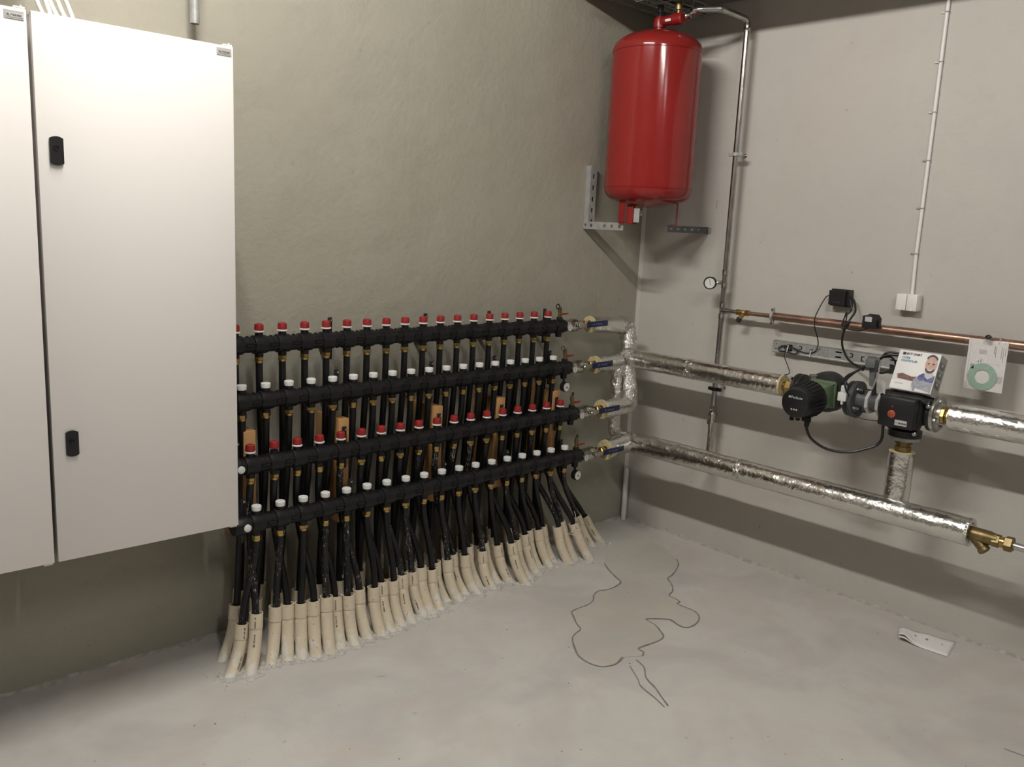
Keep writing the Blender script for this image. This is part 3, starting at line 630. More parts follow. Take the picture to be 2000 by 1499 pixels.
# ------------------------------------------------------------------ heating pipes
PR = 0.0142
for k in range(4):
    for i, x in enumerate(PX):
        y, z = RYK[k], RZK[k]-0.068
        if k == 3: T, d = CFT[2*i]
        elif k == 2: T, d = CFT[2*i+1]
        elif k == 1: T, d = CBT[2*i]
        else: T, d = CBT[2*i+1]
        j = V((random.uniform(-.006, .006), random.uniform(-.006, .006), 0))
        A = V((x, y, z)); Bm = T-d*0.045+j; h = A.z-T.z
        wob = random.uniform(-.012, .012)
        # keep the drop clear of the manifolds below: run close to the plane of its own port
        c1 = A-V((0, 0, h*0.30)); c2 = T+d*(h*0.38)+V((wob, 0, 0))+j
        if k == 2: c1 = A+V((0, 0.045, -h*0.50)); c2 = T+d*(h*0.30)+V((wob*0.5, 0.01, 0))+j
        path = [A+V((0, 0, 0.012)), A]
        for q in range(1, 15):
            s_ = q/14; path.append(A*(1-s_)**3+c1*3*s_*(1-s_)**2+c2*3*s_*s_*(1-s_)+(T+j)*s_**3)
        path.append(Bm)
        o = MB().tube(path, PR, 12).build('heating_pipe', M['pipe_dusty'] if (k >= 2 and random.random() < (0.75 if k == 3 else 0.5)) else M['pipe'])
        tag(o, 'black heating pipe dropping from the %s manifold, %s from the cabinet' % (RN[k], ORD[i]), 'pipe', 'black heating pipes')

# crumbs of mortar around the conduits
mb = MB()
def lump(p, r):
    vs = [V((1,0,0)),V((-1,0,0)),V((0,1,0)),V((0,-1,0)),V((0,0,0.8)),V((0,0,-0.4))]
    vs = [p+V((q.x*r*random.uniform(.6,1.3), q.y*r*random.uniform(.6,1.3), q.z*r*random.uniform(.5,1.0))) for q in vs]
    mb.add(vs, [(0,2,4),(2,1,4),(1,3,4),(3,0,4),(2,0,5),(1,2,5),(3,1,5),(0,3,5)])
for b in CF:
    for q in range(60):
        a = random.uniform(0, 2*math.pi); rr = RO*random.uniform(0.85, 1.75)
        p = V((b[0]+math.cos(a)*rr, b[1]+math.sin(a)*rr*1.1-0.008, 0.001)); lump(p, random.choice((0.003, 0.004, 0.005, 0.007, 0.010, 0.014))*random.uniform(.6, 1.2))
for q in range(420):
    f = random.random(); x = -2.75+2.3*f; lump(V((x, -0.40+0.13*max(0, f-0.62)/0.38*1.1-abs(random.gauss(0, 0.028))+(0.05 if f < .15 else 0), 0.0005)), random.uniform(.0012, .005))
for q in range(60): lump(V((-2.74+random.gauss(0, .05), -0.27+random.gauss(0, .07), 0.0005)), random.uniform(.0015, .006))
tag(mb.build('mortar_crumbs', M['mortar'], None, 20), 'pale crumbled mortar heaped around the conduit feet', 'rubble', kind='stuff')
# zip tie on a conduit near the corner
mb = MB(); T, d = CFT[33]
mb.tube(spline([T+V((-0.02, -0.02, 0.075)), T+V((-0.014, -0.028, 0.05)), T+V((-0.012, -0.028, 0.0)), T+V((-0.030, -0.024, -0.035)), T+V((-0.036, -0.010, -0.050)), T+V((-0.012, -0.030, -0.058)), T+V((0.012, -0.026, -0.056))]), 0.0014, 6); mb.box(T+V((-0.012, -0.029, 0.0)), (0.006, 0.005, 0.006))
tag(mb.build('cable_tie', M['whitepl']), 'thin white cable tie round a conduit near the corner', 'cable tie')
t = thing('white_floor_pipe', 'short white plastic pipe standing in the room corner', 'pipe', (-0.035, -0.03, 0))
mb = MB(); mb.lathe((-0.036, -0.036, 0.0), (0, 0, 1), [(0, 0.0135), (0.022, 0.0135), (0.024, 0.0155), (0.33, 0.0155), (0.33, 0.0135), (0.30, 0.0130)], 18); mb.build('tube', M['whitepl'], t)
MB().lathe((-0.036, -0.036, 0.326), (0, 0, 1), [(0, 0.0165), (0.008, 0.0165)], 18).build('rim_band', M['silverpl'], t)

# ------------------------------------------------------------------ shut-off valves at the manifold ends
XV = PX[-1]+0.05+0.076
for k in range(4):
    y, z = RYK[k], RZK[k]
    xf = -0.545
    t = thing('shutoff_valve', 'nickel ball valve with blue lever beside the %s manifold' % RN[k], 'valve', ((XV+xf)/2, y, z-0.03), 'ball valves at the manifold ends')
    L_ = xf-XV
    mb = MB(); mb.lathe((XV, y, z), (1, 0, 0), [(0, 0.027), (0.004, 0.032), (0.026, 0.032), (0.030, 0.027)], 8); mb.build('union_nut', M['nickel'], t, 20)
    mb = MB(); mb.lathe((XV+0.028, y, z), (1, 0, 0), [(0, 0.024), (0.010, 0.027), (0.020, 0.034), (0.040, 0.036), (0.056, 0.034), (0.066, 0.027), (0.070, 0.024)], 20); mb.cyl((XV+0.068, y, z), (XV+0.068, y-0.048, z+0.003), 0.010, 0.008, 12); mb.build('valve_body', M['nickel'], t)
    mb = MB(); mb.lathe((XV+0.096, y, z), (1, 0, 0), [(0, 0.021), (0.003, 0.026), (0.024, 0.026), (0.027, 0.021)], 8); mb.build('end_hexagon', M['nickel'], t, 20)
    mb = MB(); mb.lathe((xf-0.048, y, z), (1, 0, 0), [(0, 0.019), (0.004, 0.0225), (0.026, 0.0225), (0.030, 0.0185), (0.055, 0.018)], 6); mb.build('brass_nut', M['brass'], t, 20)
    lx = XV+0.068
    lv = MB(); lv.prism([(-0.012, -0.012), (0.030, -0.012), (0.040, -0.009), (0.175, -0.009), (0.175, 0.009), (0.040, 0.009), (0.030, 0.012), (-0.012, 0.012)], (lx, y-0.048, z+0.004), (1, 0, 0.03), (-0.03, 0, 1), (0, -0.003, 0)); lv = lv.build('lever', M['nickel'], t)
    mb = MB(); mb.box((lx+0.136, y-0.0505, z+0.0075), (0.160, 0.012, 0.031), Matrix.Rotation(-0.03, 3, 'Y'), ch=0.005); mb.build('lever_grip', M['blue'], lv)
    mb = MB()
    for q in range(5): mb.box((lx+0.098+0.014*q+(0.008 if q > 0 else 0), y-0.0572, z+0.0075), (0.008, 0.0008, 0.008 if q else 0.010))
    mb.build('grip_print', M['bluedark'], lv)
    MB().lathe((lx, y-0.048, z+0.003), (0, -1, 0), [(0, 0.0075), (0.007, 0.0075)], 6).build('lever_nut', M['nickel'], t)

# ------------------------------------------------------------------ foil-wrapped pipework
def foil(parent, path, r, name, jit=0.0022, mt='foil', step=0.02, seed=1.0, n=28):
    return MB().tube(sub(path, step), r, n, jit=jit, js=6, seed=seed).build(name, M[mt], parent, 60)
def foam_end(parent, p, ax, r, ri, th=0.010):
    a = V(ax).normalized(); p = V(p)
    mb = MB(); a_, u, v = frame(a); vs = []; n = 28
    for (t_, r_) in ((0, ri), (0, r), (th, r), (th, ri)):
        for k in range(n):
            an = 2*math.pi*k/n; rr = r_*(1+0.05*noise.noise(V((math.cos(an)*2, math.sin(an)*2, p.x*9+p.z*7)))*(r_ == r)); vs.append(p+a_*t_+u*(math.cos(an)*rr)+v*(math.sin(an)*rr))
    fs = []
    for i in range(4):
        for k in range(n): fs.append((i*n+k, i*n+(k+1) % n, ((i+1) % 4)*n+(k+1) % n, ((i+1) % 4)*n+k))
    return mb.add(vs, fs).build('foam_end', M['foam'], parent)
SX, SZ = -0.28, 1.045
t = thing('supply_pipework', 'foil-wrapped supply pipe from the red-capped manifolds to the green pump', 'pipe', (-0.28, -0.4, 0.74))
y0, y2 = RYK[0], RYK[2]
xA = -0.222; xB = -0.312
foil(t, [(-0.540, y0, RZK[0]), (xA-0.055, y0, 1.216)], 0.044, 'branch_wrap', seed=1)
foil(t, bend([(xA-0.075, y0, 1.217), (xA, y0-0.002, 1.212), (xA-0.012, y0-0.022, 1.135)], 0.07, 8), 0.0455, 'elbow_wrap', 0.014, 'foilc', 0.009, 2)
foil(t, [(xA-0.010, y0-0.020, 1.15), (-0.268, -0.178, SZ), (xB+0.004, y2+0.012, 0.86)], 0.0405, 'riser_wrap', 0.008, 'foilc', 0.010, 3)
foil(t, bend([(xB+0.003, y2+0.012, 0.875), (xB, y2, RZK[2]+0.006), (xB-0.075, y2, RZK[2]+0.002)], 0.06, 8), 0.050, 'elbow_wrap', 0.006, 'foilc', 0.012, 4)
foil(t, [(-0.540, y2, RZK[2]), (xB-0.045, y2, RZK[2]+0.002)], 0.051, 'branch_wrap', seed=5)
foam_end(t, (-0.548, y0, RZK[0]), (1, 0, 0), 0.046, 0.022); foam_end(t, (-0.548, y2, RZK[2]), (1, 0, 0), 0.0525, 0.022)
foil(t, [(-0.272, -0.165, SZ+0.004), (SX, -0.28, SZ)], [0.054, 0.053, 0.056, 0.053, 0.054, 0.052, 0.052][:len(sub([(-0.272, -0.165, SZ+0.004), (SX, -0.28, SZ)], 0.02))], 'tee_wrap', 0.005, 'foilc', 0.02, 6)
for a, b, sd in ((-0.24, -0.62, 7), (-0.618, -1.150, 8)):
    foil(t, [(SX, a, SZ), (SX, b, SZ)], 0.0515, 'main_wrap', 0.0022, 'foil', 0.02, sd)
foil(t, [(SX, -0.60, SZ), (SX, -0.645, SZ)], 0.0525, 'joint_tape', 0.003, 'foilc', 0.01, 9)
foam_end(t, (SX, -1.150, SZ), (0, -1, 0), 0.0525, 0.024)
mb = MB(); mb.cyl((SX, -1.15, SZ), (SX, -1.235, SZ), 0.024, n=20); mb.lathe((SX, -1.175, SZ), (0, -1, 0), [(0, 0.027), (0.004, 0.032), (0.030, 0.032), (0.034, 0.027)], 6); mb.build('brass_nut', M['brass'], t, 20)

QX, QZ = -0.345, 0.592
t = thing('return_pipework', 'foil-wrapped return pipe running low along the right wall', 'pipe', (-0.345, -1.0, 0.53))
y1, y3 = RYK[1], RYK[3]; xR = -0.352
foil(t, [(-0.540, y1, RZK[1]), (xR, y1, RZK[1]+0.004)], 0.046, 'branch_wrap', seed=11)
foil(t, bend([(xR-0.03, y1, RZK[1]+0.004), (xR+0.004, y1, RZK[1]+0.002), (xR, y1, RZK[1]-0.07)], 0.04, 6), 0.045, 'elbow_wrap', 0.006, 'foilc', 0.012, 12)
foil(t, [(xR, y1, RZK[1]-0.05), (xR, y1, 0.69)], 0.034, 'riser_wrap', 0.007, 'foilc', 0.010, 13)
foil(t, bend([(xR, y1, 0.70), (xR-0.005, y1-0.005, 0.625), (xR, y3+0.035, 0.597)], 0.06, 7), 0.034, 'elbow_wrap', 0.007, 'foilc', 0.01, 14)
foil(t, bend([(-0.540, y3, RZK[3]+0.004), (QX-0.005, y3, QZ-0.004), (QX, -0.46, QZ)], 0.05, 6), 0.0545, 'branch_wrap', 0.003, 'foil', 0.015, 15)
foil(t, [(QX-0.03, y3+0.02, QZ-0.002), (QX-0.004, y3-0.02, QZ-0.002), (QX, y3-0.05, QZ)], 0.0555, 'joint_tape', 0.005, 'foilc', 0.012, 16)
for a, b, sd in ((-0.44, -1.02, 17), (-1.018, -1.60, 18), (-1.598, -2.085, 19)):
    foil(t, [(QX, a, QZ+0.004*(-a)), (QX, b, QZ+0.004*(-b))], 0.0565, 'main_wrap', 0.0022, 'foil', 0.02, sd)
foil(t, [(QX, -1.0, QZ+0.004), (QX, -1.035, QZ+0.004)], 0.0575, 'joint_tape', 0.003, 'foilc', 0.01, 20)
foam_end(t, (-0.548, y1, RZK[1]), (1, 0, 0), 0.048, 0.022); foam_end(t, (-0.548, y3, RZK[3]), (1, 0, 0), 0.0555, 0.022)
foil(t, [(-0.295, -1.760, 0.857), (-0.300, -1.760, 0.60)], 0.0535, 'branch_wrap', 0.0025, 'foil', 0.018, 21)
foam_end(t, (-0.295, -1.760, 0.857), (0, 0, 1), 0.0535, 0.03, 0.002)
mb = MB(); mb.lathe((QX, -2.084, QZ+0.008), (0, -1, 0), [(0, 0.0585), (0.012, 0.0585), (0.012, 0.045), (0.004, 0.036)], 28); mb.build('foil_end_ring', M['foilc'], t)

t = thing('brass_strainer', 'brass Y strainer with nuts at the low end of the return pipe', 'valve', (QX, -2.2, 0.54))
zq = QZ+0.006
mb = MB(); mb.lathe((QX, -2.075, zq), (0, -1, 0), [(0, 0.028), (0.03, 0.030), (0.09, 0.029), (0.11, 0.024), (0.12, 0.024)], 18)
mb.lathe((QX, -2.105, zq-0.008), V((-0.15, -0.75, -0.65)), [(0, 0.021), (0.055, 0.020), (0.058, 0.024), (0.072, 0.024), (0.076, 0.015)], 14); mb.build('strainer_body', M['brassdull'], t)
for (a, r, l) in ((-2.175, 0.027, 0.032), (-2.222, 0.031, 0.032)):
    MB().lathe((QX, a, zq-0.003), (0, -1, 0), [(0, r-0.004), (0.003, r), (l-0.003, r), (l, r-0.004)], 6).build('nut', M['brassdull'], t, 20)
MB().cyl((QX, -2.2, zq-0.003), (QX, -2.235, zq-0.003), 0.022, n=16).build('nipple', M['brass'], t)
MB().cyl((QX, -2.25, zq-0.004), (QX, -2.345, zq-0.006), 0.0145, n=18).build('steel_tube', M['alu'], t)
MB().lathe((QX, -2.330, zq-0.006), (0, -1, 0), [(0, 0.024), (0.003, 0.029), (0.035, 0.029), (0.038, 0.025), (0.09, 0.025)], 8).build('nut', M['brassdull'], t, 20)
tag(MB().box((QX-0.03, -2.46, zq+0.03), (0.10, 0.07, 0.22), ch=0.01).build('black_pump_housing', M['castblk']), 'black pump housing at the right end of the strainer', 'pump')

t = thing('right_supply_pipe', 'foil-wrapped pipe leaving the mixing valve to the right', 'pipe', (SX, -2.3, SZ-0.06))
foil(t, [(SX, -1.937, SZ), (SX, -2.95, SZ-0.002)], 0.057, 'main_wrap', 0.002, 'foil', 0.02, 30)
mb = MB(); mb.lathe((SX, -1.938, SZ), (0, 1, 0), [(0, 0.057), (0.001, 0.0565), (0.001, 0.026)], 28); mb.build('foil_end', M['foil'], t)

# ------------------------------------------------------------------ pump station
PY, PZ = -1.385, 1.050
t = thing('circulation_pump', 'green and black circulation pump with ribbed black head', 'pump', (SX, PY, 0.96))
mb = MB(); mb.lathe((SX+0.055, PY, PZ+0.006), (-1, 0, 0), [(0, 0.05), (0.012, 0.084), (0.035, 0.094), (0.075, 0.094), (0.095, 0.086), (0.10, 0.06)], 36); mb.cyl((SX, PY+0.125, SZ), (SX, PY-0.13, SZ), 0.042, n=24); mb.build('volute', M['castblk'], t)
for yy, r in ((PY+0.128, 0.072), (PY-0.118, 0.080)):
    f_ = MB().lathe((SX, yy+0.009, SZ), (0, -1, 0), [(0, r-0.002), (0.002, r), (0.016, r), (0.018, r-0.002)], 36).build('flange', M['castblk'], t)
    for a in range(4):
        an = math.radians(45+90*a); MB().lathe((SX+0.054*math.cos(an), yy+0.024 if yy > PY else yy+0.022, SZ+0.054*math.sin(an)), (0, -1, 0), [(0, 0.009), (0.010, 0.009), (0.012, 0.006)], 6).build('bolt', M['chrome'], f_, 20)
hd = V((-1, 0, -0.098)).normalized()
R_h = Matrix((V((hd.x, hd.y, hd.z)), V((0, 1, 0)), V((hd.x, hd.y, hd.z)).cross(V((0, 1, 0))))).transposed()
base = V((SX-0.040, PY, PZ+0.004))
mb = MB(); g0 = base+hd*0.060
mb.box(g0, (0.130, 0.116, 0.112), R_h, ch=0.016); mb.box(base+hd*0.008, (0.020, 0.132, 0.126), R_h, ch=0.012); mb.build('green_motor', M['grn'], t)
for sy in (-1, 1):
    for sz in (-1, 1):
        MB().lathe(base+hd*0.016+V((0, 0.055*sy, 0.051*sz)), hd, [(0, 0.006), (0.008, 0.006)], 8).build('motor_bolt', M['chrome'], t)
h0 = base+hd*0.110
mb = MB(); mb.lathe(h0, hd, [(0, 0.070), (0.004, 0.079), (0.030, 0.080), (0.095, 0.071), (0.125, 0.067), (0.128, 0.062)], 40); mb.build('motor_head', M['blackpl'], t)
for a in range(26):
    an = 2*math.pi*a/26; a_, u, v = frame(hd); d_ = u*math.cos(an)+v*math.sin(an)
    p0 = h0+hd*0.008; p1 = h0+hd*0.100
    MB().tube([p0+d_*0.078, p0+hd*0.024+d_*0.081, p1+d_*0.070], [0.004, 0.0045, 0.003], 6).build('cooling_rib', M['blackpl'], t)
fc = h0+hd*0.126
MB().lathe(fc, hd, [(0, 0.0655), (0.010, 0.066), (0.016, 0.062), (0.018, 0.055), (0.018, 0.0001)], 40).build('front_cover', M['blacksat'], t)
fx = fc+hd*0.0188; upv = hd.cross(V((0, 1, 0))); upv = upv if upv.z > 0 else -upv
rgt = V((0, -1, 0))
text('Perfecta', 0.0165, fx-rgt*0.016+upv*0.024, rgt, upv, M['silverpl'], t, bold=0.0004)
mb = MB(); mb.lathe(fx-rgt*0.023+upv*0.030, hd, [(0, 0.0055), (0.0006, 0.0055)], 12); mb.build('logo_dot', M['silverpl'], t)
for q in range(3): MB().lathe(fx+rgt*(-0.012+0.012*q)-upv*0.026, hd, [(0, 0.0044), (0.0012, 0.0040)], 12).build('button', M['silverpl'], t)
for q in (0.0, 0.022, 0.044): MB().lathe(h0+hd*(0.098-0.6*q)+V((0, 0.03-q, -0.060)), (0, 0, -1), [(0, 0.010), (0.028, 0.010), (0.030, 0.007)], 8).build('cable_gland', M['blackpl'], t)
MB().lathe(h0+hd*0.055+V((0, -0.022, -0.075)), (0, 0, -1), [(0, 0.016), (0.020, 0.016), (0.022, 0.0125), (0.044, 0.010), (0.046, 0.006)], 14).build('plug', M['blackpl'], t)
plugp = h0+hd*0.055+V((0, -0.022, -0.117))
mb = MB(); mb.lathe((SX-0.040, PY+0.055, PZ+0.028), (0, 0, 1), [(0, 0.022), (0.05, 0.022), (0.052, 0.019)], 18); mb.build('silver_sensor', M['alu'], t)
mb = MB(); mb.box((SX-0.075, PY-0.112, PZ+0.010), (0.032, 0.040, 0.040), ch=0.004); mb.box((SX-0.075, PY-0.112, PZ+0.045), (0.024, 0.020, 0.032), ch=0.004); mb.box((SX-0.079, PY-0.114, PZ-0.016), (0.022, 0.008, 0.016)); mb.build('white_connector', M['whitepl'], t)
# left counter flange
t = thing('pump_counter_flange', 'dark counter flange between the foil pipe and the pump', 'flange', (SX, -1.235, SZ-0.07))
mb = MB(); mb.lathe((SX, -1.222, SZ), (0, -1, 0), [(0, 0.038), (0.006, 0.046), (0.008, 0.072), (0.022, 0.072), (0.024, 0.069)], 36); mb.build('flange_plate', M['castblk'], t)
for a in range(2): MB().lathe((SX-0.052, -1.228, SZ+0.052*(1-2*a)), (0, 1, 0), [(0, 0.009), (0.012, 0.009)], 6).build('bolt', M['chrome'], t, 20)
# isolation valve to the right of the pump
t = thing('isolation_valve', 'black flanged valve with grey lever between pump and mixing valve', 'valve', (SX, -1.6, SZ-0.083))
mb = MB(); mb.lathe((SX, -1.514, SZ), (0, -1, 0), [(0, 0.079), (0.002, 0.083), (0.022, 0.083), (0.024, 0.078), (0.026, 0.050), (0.060, 0.044), (0.075, 0.044)], 40); mb.build('flange_body', M['castgrey'], t)
for a in range(4):
    an = math.radians(35+90*a); MB().lathe((SX+0.060*math.cos(an), -1.536, SZ+0.060*math.sin(an)), (0, -1, 0), [(0, 0.010), (0.012, 0.010), (0.014, 0.007)], 6).build('bolt', M['chrome'], t, 20)
    MB().lathe((SX+0.060*math.cos(an), -1.548, SZ+0.060*math.sin(an)), (0, -1, 0), [(0, 0.0125), (0.020, 0.012), (0.022, 0.006)], 8).build('bolt_boss', M['castblk'], t)
for yy, r in ((-1.583, 0.054), (-1.632, 0.056)):
    MB().lathe((SX, yy, SZ), (0, -1, 0), [(0, r-0.002), (0.001, r), (0.014, r), (0.015, r-0.003)], 8, ph=0.5).build('clamp_ring', M['silverpl'], t, 20)
MB().lathe((SX, -1.59, SZ), (0, -1, 0), [(0, 0.040), (0.05, 0.044), (0.06, 0.044)], 24).build('valve_body', M['castgrey'], t)
MB().cyl((SX-0.015, -1.607, SZ+0.035), (SX-0.015, -1.600, SZ+0.095), 0.010, n=14).build('stem', M['castblk'], t)
lv = MB(); lv.prism([(-0.010, 0), (0.010, 0), (0.018, 0.080), (0.034, 0.110), (0.030, 0.128), (-0.010, 0.130), (-0.030, 0.118), (-0.014, 0.080)], (SX-0.02, -1.600, SZ+0.075), (0.25, 0.97, 0), (0.02, 0.04, 1), (-0.012, 0.003, 0)); lv.build('lever', M['handgrey'], t)
MB().tube([(SX-0.030, -1.602, SZ+0.06), (SX-0.030, -1.622, SZ+0.14), (SX-0.026, -1.622, SZ+0.195)], 0.004, 8).build('lever_rod', M['steelgrey'], t)
MB().box((SX-0.035, -1.592, SZ+0.178), (0.05, 0.045, 0.040), ch=0.005).build('lever_knob', M['handgrey'], t)
# mixing valve
MY, MZ = -1.775, 1.045
t = thing('mixing_valve', 'black three-way mixing valve with orange dial', 'valve', (SX, MY, 0.91))
mb = MB(); mb.cyl((SX, -1.648, SZ), (SX, -1.872, SZ), 0.050, n=28); mb.lathe((SX, -1.655, SZ), (0, -1, 0), [(0, 0.070), (0.018, 0.070), (0.020, 0.055)], 32); mb.lathe((SX, -1.850, SZ), (0, -1, 0), [(0, 0.060), (0.004, 0.076), (0.022, 0.076)], 32)
mb.cyl((SX-0.012, MY+0.015, SZ), (SX-0.012, MY+0.015, 0.945), 0.050, n=28); mb.lathe((SX-0.012, MY+0.015, 0.962), (0, 0, -1), [(0, 0.052), (0.006, 0.068), (0.034, 0.068), (0.036, 0.064)], 32)
mb.box((SX-0.03, MY+0.005, SZ+0.01), (0.12, 0.16, 0.135), ch=0.02); mb.build('valve_body', M['castblk'], t)
MB().box((SX-0.118, MY+0.006, SZ+0.001), (0.07, 0.150, 0.128), ch=0.009).build('actuator_cover', M['blacksat'], t)
MB().box((SX-0.085, MY+0.012, SZ+0.003), (0.05, 0.172, 0.142), ch=0.014).build('actuator_base', M['castblk'], t)
xf = SX-0.1535
MB().lathe((xf, MY+0.022, SZ-0.006), (-1, 0, 0), [(0, 0.0165), (0.003, 0.016), (0.005, 0.013), (0.0052, 0.0001)], 28).build('orange_dial', M['orange'], t)
mb = MB()
for a in range(20):
    an = 2*math.pi*a/20; mb.box((xf-0.0032, MY+0.022+0.0145*math.cos(an), SZ-0.006+0.0145*math.sin(an)), (0.001, 0.002, 0.002))
mb.build('dial_marks', M['whitepl'], t)
MB().prism([(0, 0), (0.007, 0.010), (-0.007, 0.010)], (xf, MY+0.022, SZ+0.020), (0, -1, 0), (0, 0, 1), (-0.0012, 0, 0)).build('red_pointer', M['red'], t)
MB().box((xf-0.0006, MY-0.020, SZ-0.038), (0.0012, 0.050, 0.023)).build('name_sticker', M['silverpl'], t)
MB().box((xf-0.0016, MY-0.002, SZ-0.039), (0.0006, 0.006, 0.007)).build('sticker_logo', M['inkgrey'], t)
mb = MB()
for q in range(6): mb.box((xf-0.0016, MY-0.012-0.0056*q, SZ-0.0395), (0.0006, 0.0040, 0.0065))
mb.build('sticker_print', M['ink'], t)
for (yy, zz) in ((0.065, -0.080), (-0.052, -0.086), (-0.088, 0.055), (0.072, 0.062), (-0.092, 0.040)):
    MB().lathe((SX-0.075, MY+yy, SZ+zz), (-1, 0, -0.1), [(0, 0.009), (0.012, 0.0095), (0.015, 0.006)], 10).build('screw', M['chrome'], t)
MB().lathe((SX, -1.871, SZ), (0, -1, 0), [(0, 0.076), (0.001, 0.078), (0.014, 0.078), (0.016, 0.074), (0.018, 0.046), (0.030, 0.044)], 40).build('steel_flange', M['alu'], t)
for a in range(4):
    an = math.radians(20+90*a); MB().lathe((SX+0.059*math.cos(an), -1.885, SZ+0.059*math.sin(an)), (0, -1, 0), [(0, 0.009), (0.010, 0.009), (0.012, 0.006)], 6).build('bolt', M['chrome'], t, 20)
MB().lathe((SX, -1.898, SZ), (0, -1, 0), [(0, 0.033), (0.003, 0.039), (0.016, 0.039), (0.019, 0.032), (0.024, 0.027), (0.045, 0.027)], 8).build('brass_union', M['brass'], t, 20)
MB().lathe((SX-0.012, MY+0.015, 0.926), (0, 0, -1), [(0, 0.062), (0.014, 0.062), (0.015, 0.058)], 32).build('lower_flange', M['galv'], t)
MB().lathe((SX-0.012, MY+0.015, 0.912), (0, 0, -1), [(0, 0.034), (0.003, 0.038), (0.016, 0.038), (0.018, 0.031), (0.030, 0.030), (0.031, 0.036), (0.046, 0.036), (0.06, 0.03)], 8).build('brass_nipple', M['brassdull'], t, 20)
mb = MB(); vs = []; fs = []      # slack black wrap on top of the valve
for i in range(9):
    for j in range(7):
        x = SX-0.12+0.022*j; yy = MY+0.095-0.024*i; edge = min(i, 8-i, j+1, 7-j)
        vs.append((x, yy, SZ+0.066+0.007*min(edge, 3)/1.6+0.012*noise.noise(V((i*0.8, j*0.9, 2)))))
for i in range(8):
    for j in range(6): fs.append((i*7+j, (i+1)*7+j, (i+1)*7+j+1, i*7+j+1))
wrap = mb.add(vs, fs).build('top_wrap', M['rubber'], t, 60)
md = wrap.modifiers.new('t', 'SOLIDIFY'); md.thickness = 0.012; md.offset = -1
MB().prism([(-0.006, 0), (0.006, 0), (0.012, 0.055), (0.0, 0.062), (-0.012, 0.055)], (SX-0.135, MY+0.072, SZ+0.070), (0.1, -0.8, -0.5), (0.45, 0.35, 0.8), (-0.002, 0, 0)).build('bracket_clip', M['galv'], t)

# packaging box leaning on the valve
t = thing('controller_box', 'white controller carton with a printed man, leaning on the mixing valve', 'box', (-0.32, -1.78, 1.122))
bb = V((-0.368, -1.700, 1.136)); by = V((0, -1, 0)); bu = V((0.068, 0, 0.170)).normalized(); bn = by.cross(bu); bn = bn if bn.x < 0 else -bn
BW, BH, BD = 0.172, 0.174, 0.078
def bp_(a, b, n=0.0): return bb+by*(a*BW)+bu*(b*BH)+bn*n
Rb = Matrix((by, bu, bn)).transposed()
MB().box(bp_(0.5, 0.5, -BD/2), (BW, BH, BD), Rb, ch=0.0012).build('carton', M['boxwhite'], t)
MB().box(bp_(0.5, 0.5, -BD/2)+by*(BW/2+0.0003), (0.0008, BH*0.985, BD*0.97), Rb).build('side_panel', M['boxside'], t)
def printed(poly, mt, name, n=0.0012, th=0.0003):
    mb = MB(); mb.prism([(a*BW, b*BH) for a, b in poly], bb+bn*n, by, bu, bn*th); return mb.build(name, mt, t, 20)
def ell(cx, cy, rx, ry, n=20, a0=0, a1=360): return [(cx+rx*math.cos(math.radians(a0+(a1-a0)*i/n)), cy+ry*math.sin(math.radians(a0+(a1-a0)*i/n))) for i in range(n+(0 if a1-a0 == 360 else 1))]
printed([(0.10, 0.385), (0.12, 0.33), (0.13, 0.28), (0.52, 0.25), (0.62, 0.32), (0.62, 0.38), (0.45, 0.36), (0.22, 0.42)], M['sleeve'], 'printed_arm', 0.0008)
printed([(0.56, 0.02), (0.50, 0.18), (0.52, 0.30), (0.60, 0.40), (0.72, 0.46), (0.98, 0.46), (0.98, 0.02)], M['shirtgrey'], 'printed_overall', 0.0011)
printed([(0.60, 0.34), (0.62, 0.42), (0.72, 0.49), (0.80, 0.42), (0.92, 0.40), (0.985, 0.44), (0.985, 0.28), (0.84, 0.28), (0.76, 0.32), (0.68, 0.27)], M['shirt'], 'printed_shirt', 0.0014)
printed([(0.735, 0.50), (0.76, 0.40), (0.84, 0.34), (0.93, 0.42), (0.93, 0.52)], M['inkpale'], 'printed_neck', 0.0016)
printed(ell(0.83, 0.72, 0.135, 0.215, 26), M['skin'], 'printed_face', 0.0019)
printed(ell(0.83, 0.80, 0.145, 0.165, 16, 25, 155) + ell(0.83, 0.765, 0.120, 0.150, 16, 155, 25), M['hair'], 'printed_hair', 0.0022)
printed(ell(0.83, 0.62, 0.115, 0.125, 16, 180, 360) + ell(0.83, 0.615, 0.085, 0.045, 12, 360, 180), M['hair'], 'printed_beard', 0.0022)
printed(ell(0.83, 0.585, 0.055, 0.026, 12, 180, 360), M['paper'], 'printed_smile', 0.0026)
for sx in (-1, 1): printed(ell(0.83+0.055*sx, 0.735, 0.030, 0.018, 10), M['hair'], 'printed_eye', 0.0024)
printed([(0.0, 0.02), (0.0, 0.22), (0.50, 0.225), (0.50, 0.02)], M['boxwhite'], 'white_field', 0.0014)
printed([(0.10, 0.14), (0.30, 0.14), (0.30, 0.175), (0.10, 0.175)], M['inkpale'], 'printed_note', 0.0019)
printed([(0.60, 0.02), (0.62, 0.09), (0.95, 0.03), (0.95, 0.02)], M['paper'], 'printed_sheet', 0.0018)
printed([(0.10, 0.885), (0.175, 0.885), (0.175, 0.95), (0.10, 0.95)], M['ink'], 'printed_logo', 0.0014)
text('ECT ONRT', 0.0128, bp_(0.195, 0.892, 0.0016), by, bu, M['ink'], t, bold=0.0004)
text('CORE', 0.0130, bp_(0.10, 0.79, 0.0016), by, bu, M['inkblue'], t, bold=0.0003)
text('CONTROLLER', 0.0118, bp_(0.10, 0.715, 0.0016), by, bu, M['inkblue'], t, bold=0.0003, sx=0.9)
